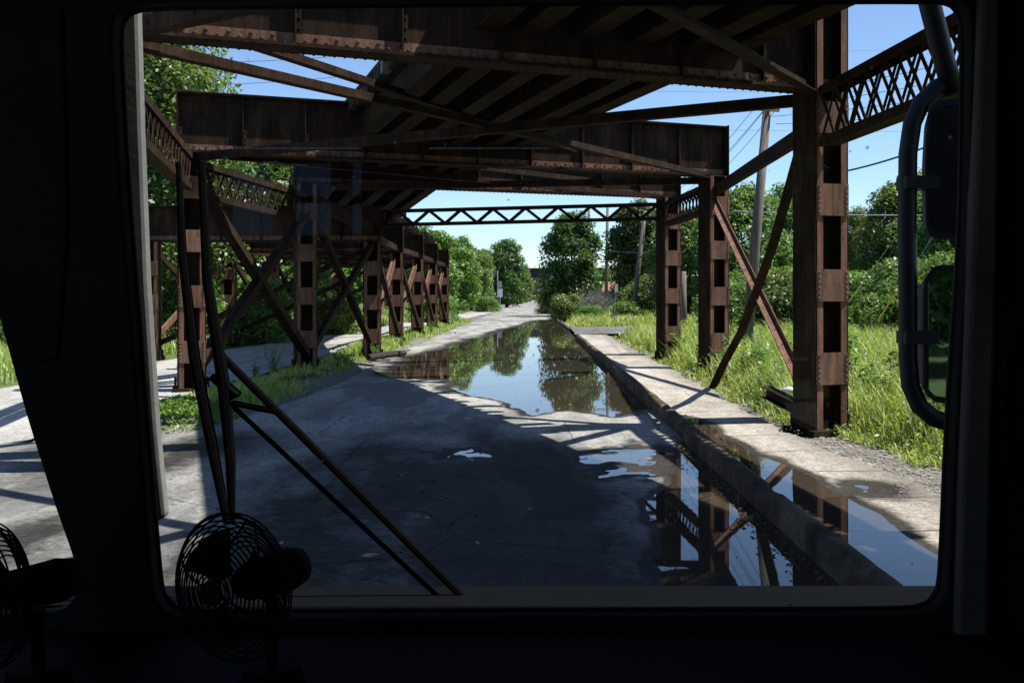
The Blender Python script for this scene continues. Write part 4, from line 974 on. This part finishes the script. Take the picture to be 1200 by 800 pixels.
# litter
jug = thing('plastic_jug', 'white plastic jug lying in weeds left of the nearest right column', 'jug', (5.35, 20.4, 0.32))
mb = MB(); c = Vector((5.25, 20.4, 0.40)); ax = Vector((0.8, -0.5, 0.25)).normalized()
mb.tube([c, c+ax*0.02, c+ax*0.17, c+ax*0.22, c+ax*0.25], [0.06, 0.085, 0.085, 0.05, 0.028], 12); mb.obj('body', WHITE, jug, smooth=True)
mb = MB(); mb.tube([c+ax*0.251, c+ax*0.28], 0.03, 10); mb.obj('cap', WHITE, jug)
st = thing('steel_offcut', 'rusty beam stub lying against the foot of the nearest right column', 'scrap steel', (4.95, 18.9, 0.1))
mb = MB(); a_, b_ = Vector((4.75, 19.7, 0.38)), Vector((5.0, 18.25, 0.22)); mb.bar(a_, b_, 0.22, 0.02); mb.bar(a_+Z*0.2, b_+Z*0.2, 0.22, 0.02); mb.bar(a_+Z*0.1, b_+Z*0.1, 0.02, 0.178); mb.obj('beam', STEEL, st)
lg = thing('log', 'weathered broken timber lying at the foot of the fourth left column', 'log', (-5.4, 37.3, 0.05))
mb = MB(); mb.tube([(-5.75, 36.2, 0.10), (-5.2, 37.6, 0.14), (-4.75, 38.9, 0.12)], [0.12, 0.13, 0.10], 8); mb.obj('trunk_piece', TIMBER, lg)
for k, (px, py, s_) in enumerate([(432, 655, .10), (552, 541, .10), (644, 487, .08), (500, 610, .05), (742, 470, .07), (700, 484, .05), (655, 481, .06), (590, 478, .05), (668, 476, .05), (470, 560, .05), (620, 600, .04), (560, 640, .05), (745, 600, .05), (385, 520, .06), (330, 640, .04), (760, 540, .05)]):
    dd = F*H/(py-VY); x_ = X_at(px, dd); zr = 0.036
    mb = MB(); a = k*1.9; u_ = Vector((math.cos(a), math.sin(a), 0.12)); v_ = Vector((-math.sin(a), math.cos(a), 0.2)); c = Vector((x_, dd, zr))
    mb.add([c-u_*s_, c+v_*s_*.5-u_*s_*.3, c+u_*s_*.4+v_*s_*.35, c+u_*s_*1.1, c-v_*s_*.45+u_*s_*.2, c+Vector((0, 0, .015))], [(0, 5, 1), (1, 5, 2), (2, 5, 3), (3, 5, 4), (4, 5, 0)])
    props(mb.obj('dry_leaf', DEADLEAF), 'dry brown leaf lying on the road', 'leaf', 'dry leaves on the road')

n = 1500; y = np.exp(rng.uniform(math.log(7.5), math.log(60), n)); sel = rng.random(n)
x = np.where(sel < 0.45, 2.5-np.abs(rng.normal(0, 0.12, n)), np.where((sel < 0.75) & (y > 13), 2.9+np.abs(rng.normal(0, 0.14, n)), rng.uniform(-4.6, 2.4, n)))
zz = np.where(x > 2.7, 0.135, 0.03)
V, Fa = leaf_quads(np.stack([x, y, zz], 1), rng.normal(size=(n, 3))*0.35+np.array([0, 0, 1.0]), 0.035+0.03*rng.random((n, 1)), 0.6)
o = np_mesh('leaf_litter', V, [Fa], simple('litter_brown', (0.05, 0.035, 0.02), (0.16, 0.11, 0.06), 12, 0.95, 0.05, 0)); props(o, 'scattered leaf litter and grit along the kerb and over the road', 'litter', kind='stuff')

# ------------------------------------------------------------------ the cab we look out of
cab = thing('truck_cab', 'dark cab interior framing the road through its windshield', 'vehicle', (0, 0.4, 0))
D = 1.4
def fp(px, py, d=D): p = at(px, py, d); return (p.x, p.z)
def panel(name, outer, holes, y, thick, mat, parent, bevel=0.006):
    cu = bpy.data.curves.new(name, 'CURVE'); cu.dimensions = '2D'; cu.fill_mode = 'BOTH'; cu.extrude = thick/2; cu.bevel_depth = bevel; cu.offset = -bevel; cu.bevel_resolution = 2
    for poly in [outer]+holes:
        sp = cu.splines.new('POLY'); sp.points.add(len(poly)-1); sp.use_cyclic_u = True
        for p, (a, b) in zip(sp.points, poly): p.co = (a, b, 0, 1)
    tmp = bpy.data.objects.new('tmp', cu); C.objects.link(tmp)
    dg = bpy.context.evaluated_depsgraph_get(); me = bpy.data.meshes.new_from_object(tmp.evaluated_get(dg)); bpy.data.objects.remove(tmp); bpy.data.curves.remove(cu)
    me.transform(Matrix.Translation((0, y, 0)) @ Matrix.Rotation(R_(90), 4, 'X'))
    me.materials.clear(); me.materials.append(mat)
    o = bpy.data.objects.new(name, me); link(o, parent); return o
def rounded(pts, k=5, rad=0.35):
    """round every corner of a polygon a little"""
    out = []; n = len(pts)
    for i in range(n):
        p, c, q = (Vector(pts[(i+j) % n]) for j in (-1, 0, 1))
        a = c.lerp(p, rad); b = c.lerp(q, rad)
        for t in range(k+1):
            t /= k; out.append(tuple(a.lerp(c, t).lerp(c.lerp(b, t), t)))
    return out
wsh = [(140, 48), (143, 26), (152, 15), (172, 9), (640, 4), (1100, 1), (1117, 6), (1126, 20), (1129, 44), (1126, 260), (1111, 480), (1103, 668), (1100, 690), (1090, 706), (1068, 714), (640, 715), (222, 717), (203, 711), (191, 697), (187, 678), (172, 500), (150, 225)]
lh = [(-2, 370), (31, 490), (64, 594), (84, 650), (90, 676), (88, 698), (76, 713), (56, 719), (-330, 724), (-380, 700), (-380, 120), (-360, 100), (-92, 100), (-70, 130)]
outer = [(-1.62, 0.55), (0.98, 0.55), (0.98, 3.05), (-1.62, 3.05)]
panel('windshield_frame', outer, [[fp(*p, 1.399) for p in rounded(wsh, 3, 0.3)], [fp(*p, 1.371) for p in rounded(lh, 3, 0.3)]], 1.385, 0.02, BLACK, cab, 0.004)
def pane(name, poly, y, sc):
    c = Vector((sum(p[0] for p in poly)/len(poly), sum(p[1] for p in poly)/len(poly)))
    mb = MB(); q = [c+(Vector(p)-c)*sc for p in poly]; mb.add([(p.x, y, p.y) for p in q], [tuple(range(len(q)))]); return mb.obj(name, GLASS, cab)
pane('windshield', [fp(*p) for p in wsh], 1.408, 1.03)
pane('side_windshield', [fp(*p) for p in lh], 1.408, 1.03)
gs = MB(); gp = [Vector((fp(*p, 1.399)[0], 1.403, fp(*p, 1.399)[1])) for p in rounded(wsh, 3, 0.3)]; gs.tube(gp+gp[:2], 0.0035, 8, cap=False); gs.obj('gasket', MIRHOUSE, cab)
# body shell behind and around the camera
mb = MB(); mb.box(-1.62, 0.98, -1.6, 1.37, 3.05, 3.1); mb.obj('roof', BLACK, cab)
mb = MB(); mb.box(-1.62, 0.98, -1.6, 1.37, 0.5, 0.55); mb.obj('floor', BLACK, cab)
for x0, x1, y0, y1 in ((0.94, 0.98, -0.95, -0.28), (-1.62, -1.58, -0.9, 0.5)):
    mb = MB(); mb.box(x0, x1, -1.6, y0, 0.551, 3.049); mb.box(x0, x1, y1, 1.37, 0.551, 3.049); mb.box(x0, x1, y0, y1, 0.551, 1.95); mb.box(x0, x1, y0, y1, 2.97, 3.049); mb.obj('side_wall', BLACK, cab)
wz = (2.66, 2.98); wins = [(-1.30, -1.12), (-1.02, -0.86), (-0.77, -0.63), (-0.55, -0.44)]
panel('rear_wall', [(-1.57, 0.56), (0.93, 0.56), (0.93, 3.04), (-1.57, 3.04)], [[(a, wz[0]), (b, wz[0]), (b, wz[1]), (a, wz[1])] for a, b in wins], -1.58, 0.03, BLACK, cab)
for a, b in wins:
    for z0, z1 in ((wz[0]-0.01, 2.80), (2.83, wz[1]+0.01)):
        mb = MB(); mb.box(a-0.01, b+0.01, -1.562, -1.558, z0, z1); mb.obj('rear_window', TINT, cab)
    mb = MB(); mb.box(a-0.01, b+0.01, -1.563, -1.548, 2.80, 2.83); mb.obj('mullion', BLACK, cab)
dz_ = H-(738-VY)/F*1.37
mb = MB(); mb.add([(-1.57, 1.37, dz_), (0.93, 1.37, dz_), (0.93, 1.12, dz_-0.02), (-1.57, 1.12, dz_-0.02), (-1.57, 1.05, dz_-0.09), (0.93, 1.05, dz_-0.09), (-1.57, 1.0, 0.56), (0.93, 1.0, 0.56)],
                  [(0, 3, 2, 1), (3, 4, 5, 2), (4, 6, 7, 5)]); mb.obj('dashboard', BLACK, cab, bevel=0.015)
# pillar trim at the right, door post at the left
def strip(name, pts, y0, y1, mat, d=D, bevel=0.006):
    mb = MB(); q = [fp(px, py, d) for px, py in pts]; n = len(q)
    mb.v = [(a, y0, b) for a, b in q]+[(a, y1, b) for a, b in q]
    mb.f = [tuple(range(n)), tuple(range(2*n-1, n-1, -1))]+[(k, k+n, (k+1) % n+n, (k+1) % n) for k in range(n)]
    return mb.obj(name, mat, cab, bevel=bevel)
strip('pillar_trim', [(1147, -60), (1167, -60), (1164, 300), (1156, 560), (1150, 900), (1112, 900), (1122, 560), (1136, 250)], 1.355, 1.383, TRIM, 1.37)
strip('pillar_trim', [(-10, 10), (75, 10), (82, 260), (70, 420), (34, 430), (10, 340), (-10, 280)], 1.365, 1.383, BLACK, 1.37)
strip('corner_post', [(120, 4), (165, 10), (169, 150), (176, 330), (187, 500), (197, 604), (180, 612), (150, 612), (128, 300)], 1.42, 1.44, PAINT, 1.43)
mb = MB(); mb.tube([at(1216, 350, 1.05), at(1192, 400, 1.05), at(1181, 450, 1.05), at(1182, 500, 1.05), at(1190, 545, 1.05), at(1212, 590, 1.05)], 0.008, 10); mb.obj('grab_handle', RUBBER, cab, smooth=True)
# added strip below the glass, stands in for the dashboard's reflection
mb = MB(); za = fp(0, 718, 1.43)[1]; zb_ = fp(0, 693, 1.62)[1]; mb.bar((-0.3, 1.43, za), (-0.3, 1.62, zb_), 2.3, 0.02); mb.obj('dash_reflection', simple('dash_reflection_tint', (0.0012, 0.0018, 0.003), (0.0022, 0.003, 0.0045), 6, 0.9, 0.05, 0.05), cab, bevel=0.004)
# wiper: blade and its parallel arms
wp = MB(); wp.tube([at(209, 190, 1.47), at(214, 300, 1.47), at(228, 420, 1.47), at(248, 520, 1.47), at(266, 612, 1.47)], [0.004, 0.007, 0.009, 0.009, 0.006], 8)
blade = wp.obj('wiper', RUBBER, cab)
q = MB(); q.tube([at(236, 190, 1.475), at(243, 330, 1.475), at(262, 450, 1.475), at(270, 540, 1.475), at(272, 612, 1.475)], [0.006, 0.008, 0.010, 0.008, 0.005], 8); q.obj('blade', RUBBER, blade)
q = MB(); q.tube([at(258, 415, 1.49), at(545, 702, 1.53)], [0.0065, 0.0065], 8); q.obj('arm', RUBBER, blade)
q = MB(); q.tube([at(258, 462, 1.49), at(517, 702, 1.53)], [0.004, 0.004], 8); q.obj('arm', RUBBER, blade)
q = MB(); q.bar(at(250, 440, 1.485), at(278, 464, 1.485), 0.010, 0.03, UY); q.obj('bracket', RUBBER, blade)
q = MB(); q.tube([at(272, 472, 1.492), at(322, 482, 1.497)], 0.005, 6); q.obj('bracket', RUBBER, blade)
# mirrors on a loop bracket outside
dm = 2.05
mb = MB()
loop = [(1150, 82), (1120, 93), (1098, 103), (1080, 120), (1069, 145), (1064, 180), (1063, 260), (1064, 350), (1064, 420), (1067, 452), (1078, 476), (1095, 490), (1120, 497), (1160, 503)]
mb.tube([at(px, py, dm) for px, py in loop], 0.0185, 14); arm = mb.obj('mirror_arm', MIRHOUSE, cab, smooth=True)
q = MB(); q.tube([at(1078, -40, 1.95), at(1096, 30, 2.0), at(1106, 70, 2.03), at(1117, 108, dm)], 0.021, 12); q.obj('support_strut', MIRHOUSE, arm, smooth=True)
for py in (215, 395):
    q = MB(); q.bar(at(1056, py, dm), at(1095, py, dm), 0.055, 0.026); q.obj('clamp', MIRHOUSE, arm)
def mirror(pts, yaw, y):
    q = [at(px, py, y) for px, py in rounded(pts, 5, 0.22)]; c = sum(q, Vector())/len(q)
    back = [c+(p-c)*0.86+UY*0.07 for p in q]; lip = [c+(p-c)*0.92+UY*0.0 for p in q]; glass = [c+(p-c)*0.92+UY*0.008 for p in q]
    rot = Matrix.Translation(c) @ Matrix.Rotation(yaw, 4, 'Z') @ Matrix.Translation(-c)
    q, back, lip, glass = ([rot @ p for p in l] for l in (q, back, lip, glass)); n = len(q)
    mb = MB(); mb.v = [tuple(p) for p in q+back+lip+glass]
    for k in range(n):
        j = (k+1) % n; mb.f += [(k, j, n+j, n+k), (k, 2*n+k, 2*n+j, j), (2*n+k, 3*n+k, 3*n+j, 2*n+j)]
    mb.f.append(tuple(n+k for k in range(n)))
    ho = mb.obj('mirror', MIRHOUSE, cab, smooth=False)
    g = MB(); g.add(glass, [tuple(range(n))]); g.obj('mirror_glass', MIRROR, ho)
mirror([(1090, 116), (1190, 116), (1190, 280), (1096, 280), (1087, 268), (1086, 190)], R_(-9), 2.02)
mirror([(1096, 310), (1190, 310), (1190, 476), (1096, 472), (1083, 458), (1083, 330)], R_(-4), 2.02)

# dashboard fans
def fan(label, px, py, y, ax):
    c = at(px, py, y); t = thing('dashboard_fan', label, 'fan', (c.x, c.y, dz_), 'fans on the dashboard')
    ax = Vector(ax).normalized(); a = ax.cross(Z).normalized(); b = a.cross(ax)
    Rr = 0.083; mb = MB()
    for k in range(14):
        rr = 0.014+(Rr-0.014)*k/13; off = 0.026*math.sqrt(max(0, 1-(rr/Rr)**2))
        mb.ring(c+ax*off, ax, rr, 0.0011, 44, 5)
    for k in range(8):
        rr = Rr-(k)*0.006; mb.ring(c-ax*(0.012+0.003*k), ax, rr, 0.0011, 44, 5)
    for k in range(4):
        an = k*math.pi/2+0.3; dr = a*math.cos(an)+b*math.sin(an)
        mb.tube([c+ax*0.027+dr*0.012, c+ax*0.021+dr*0.05, c+dr*Rr, c-ax*0.014+dr*(Rr-0.004), c-ax*0.036+dr*0.035], 0.0014, 5)
    mb.ring(c, ax, Rr+0.001, 0.0022, 48, 6)
    mb.obj('cage', FANM, t)
    q = MB(); q.tube([c+ax*0.026, c+ax*0.028], 0.015, 20); q.obj('badge', FANM, t)
    for k in range(3):
        an = k*2*math.pi/3+0.8; q = MB(); vs = []
        for i in range(6):
            for j in range(5):
                r_ = 0.012+0.055*i/5; an2 = an+(j/4-0.5)*1.25*(0.6+0.4*i/5); dr = a*math.cos(an2)+b*math.sin(an2); vs.append(c+dr*r_+ax*((j/4-0.5)*-0.018-0.001))
        q.add(vs, [tuple(x) for x in grid_faces(6, 5)]); bl = q.obj('blade', FANM, t); m = bl.modifiers.new('s', 'SOLIDIFY'); m.thickness = 0.0012
    q = MB(); q.tube([c-ax*0.015, c-ax*0.03, c-ax*0.095, c-ax*0.115, c-ax*0.118], [0.014, 0.022, 0.027, 0.023, 0.01], 24); q.obj('motor', FANM, t, smooth=True)
    q = MB(); m0 = c-ax*0.07; q.tube([m0-Z*0.03, Vector((m0.x, m0.y, dz_+0.012))], 0.008, 10); q.obj('stand', FANM, t)
    q = MB(); q.tube([Vector((m0.x, m0.y, dz_-0.012)), Vector((m0.x, m0.y, dz_+0.012))], [0.04, 0.034], 24); q.obj('base', FANM, t)
fan('black wire cage fan standing below the wiper', 269, 688, 1.15, (-0.48, -0.877, 0.02))
fan('black wire cage fan cut off at the left edge of the picture', -22, 698, 1.15, (-0.53, -0.85, 0.05))

# ------------------------------------------------------------------ light and camera
EL, AZ = R_(61), R_(-2)          # sun to the right, slightly behind the camera
sd_ = Vector((math.cos(EL)*math.cos(AZ), math.cos(EL)*math.sin(AZ), math.sin(EL)))
sun = bpy.data.lights.new('sun', 'SUN'); sun.energy = 5.0; sun.angle = R_(0.53); sun.color = (1.0, 0.955, 0.88)
so = bpy.data.objects.new('sun', sun); C.objects.link(so); so.rotation_euler = sd_.to_track_quat('Z', 'Y').to_euler()
w = bpy.data.worlds.new('World'); bpy.context.scene.world = w; w.use_nodes = True; nt = w.node_tree
bg = nt.nodes['Background']; sky = nt.nodes.new('ShaderNodeTexSky'); sky.sky_type = 'NISHITA'; sky.sun_disc = False
sky.sun_elevation = EL; sky.sun_rotation = math.pi/2-AZ; sky.air_density = 0.75; sky.dust_density = 0.15; sky.ozone_density = 3.0
nt.links.new(sky.outputs[0], bg.inputs[0]); bg.inputs[1].default_value = 0.11
cam = bpy.data.cameras.new('camera'); cam.lens = 35*1167/1166.7; cam.sensor_width = 36; cam.sensor_fit = 'HORIZONTAL'
cam.shift_x = -17/1200; cam.shift_y = -55/1200; cam.clip_start = 0.02; cam.clip_end = 5000
co = bpy.data.objects.new('camera', cam); C.objects.link(co); co.location = (0, 0, H); co.rotation_euler = (R_(90), 0, 0)
sc = bpy.context.scene; sc.camera = co
sc.view_settings.view_transform = 'Standard'; sc.view_settings.look = 'None'; sc.view_settings.exposure = 0.92; sc.view_settings.gamma = 1
sc.cycles.max_bounces = 8; sc.cycles.transparent_max_bounces = 12
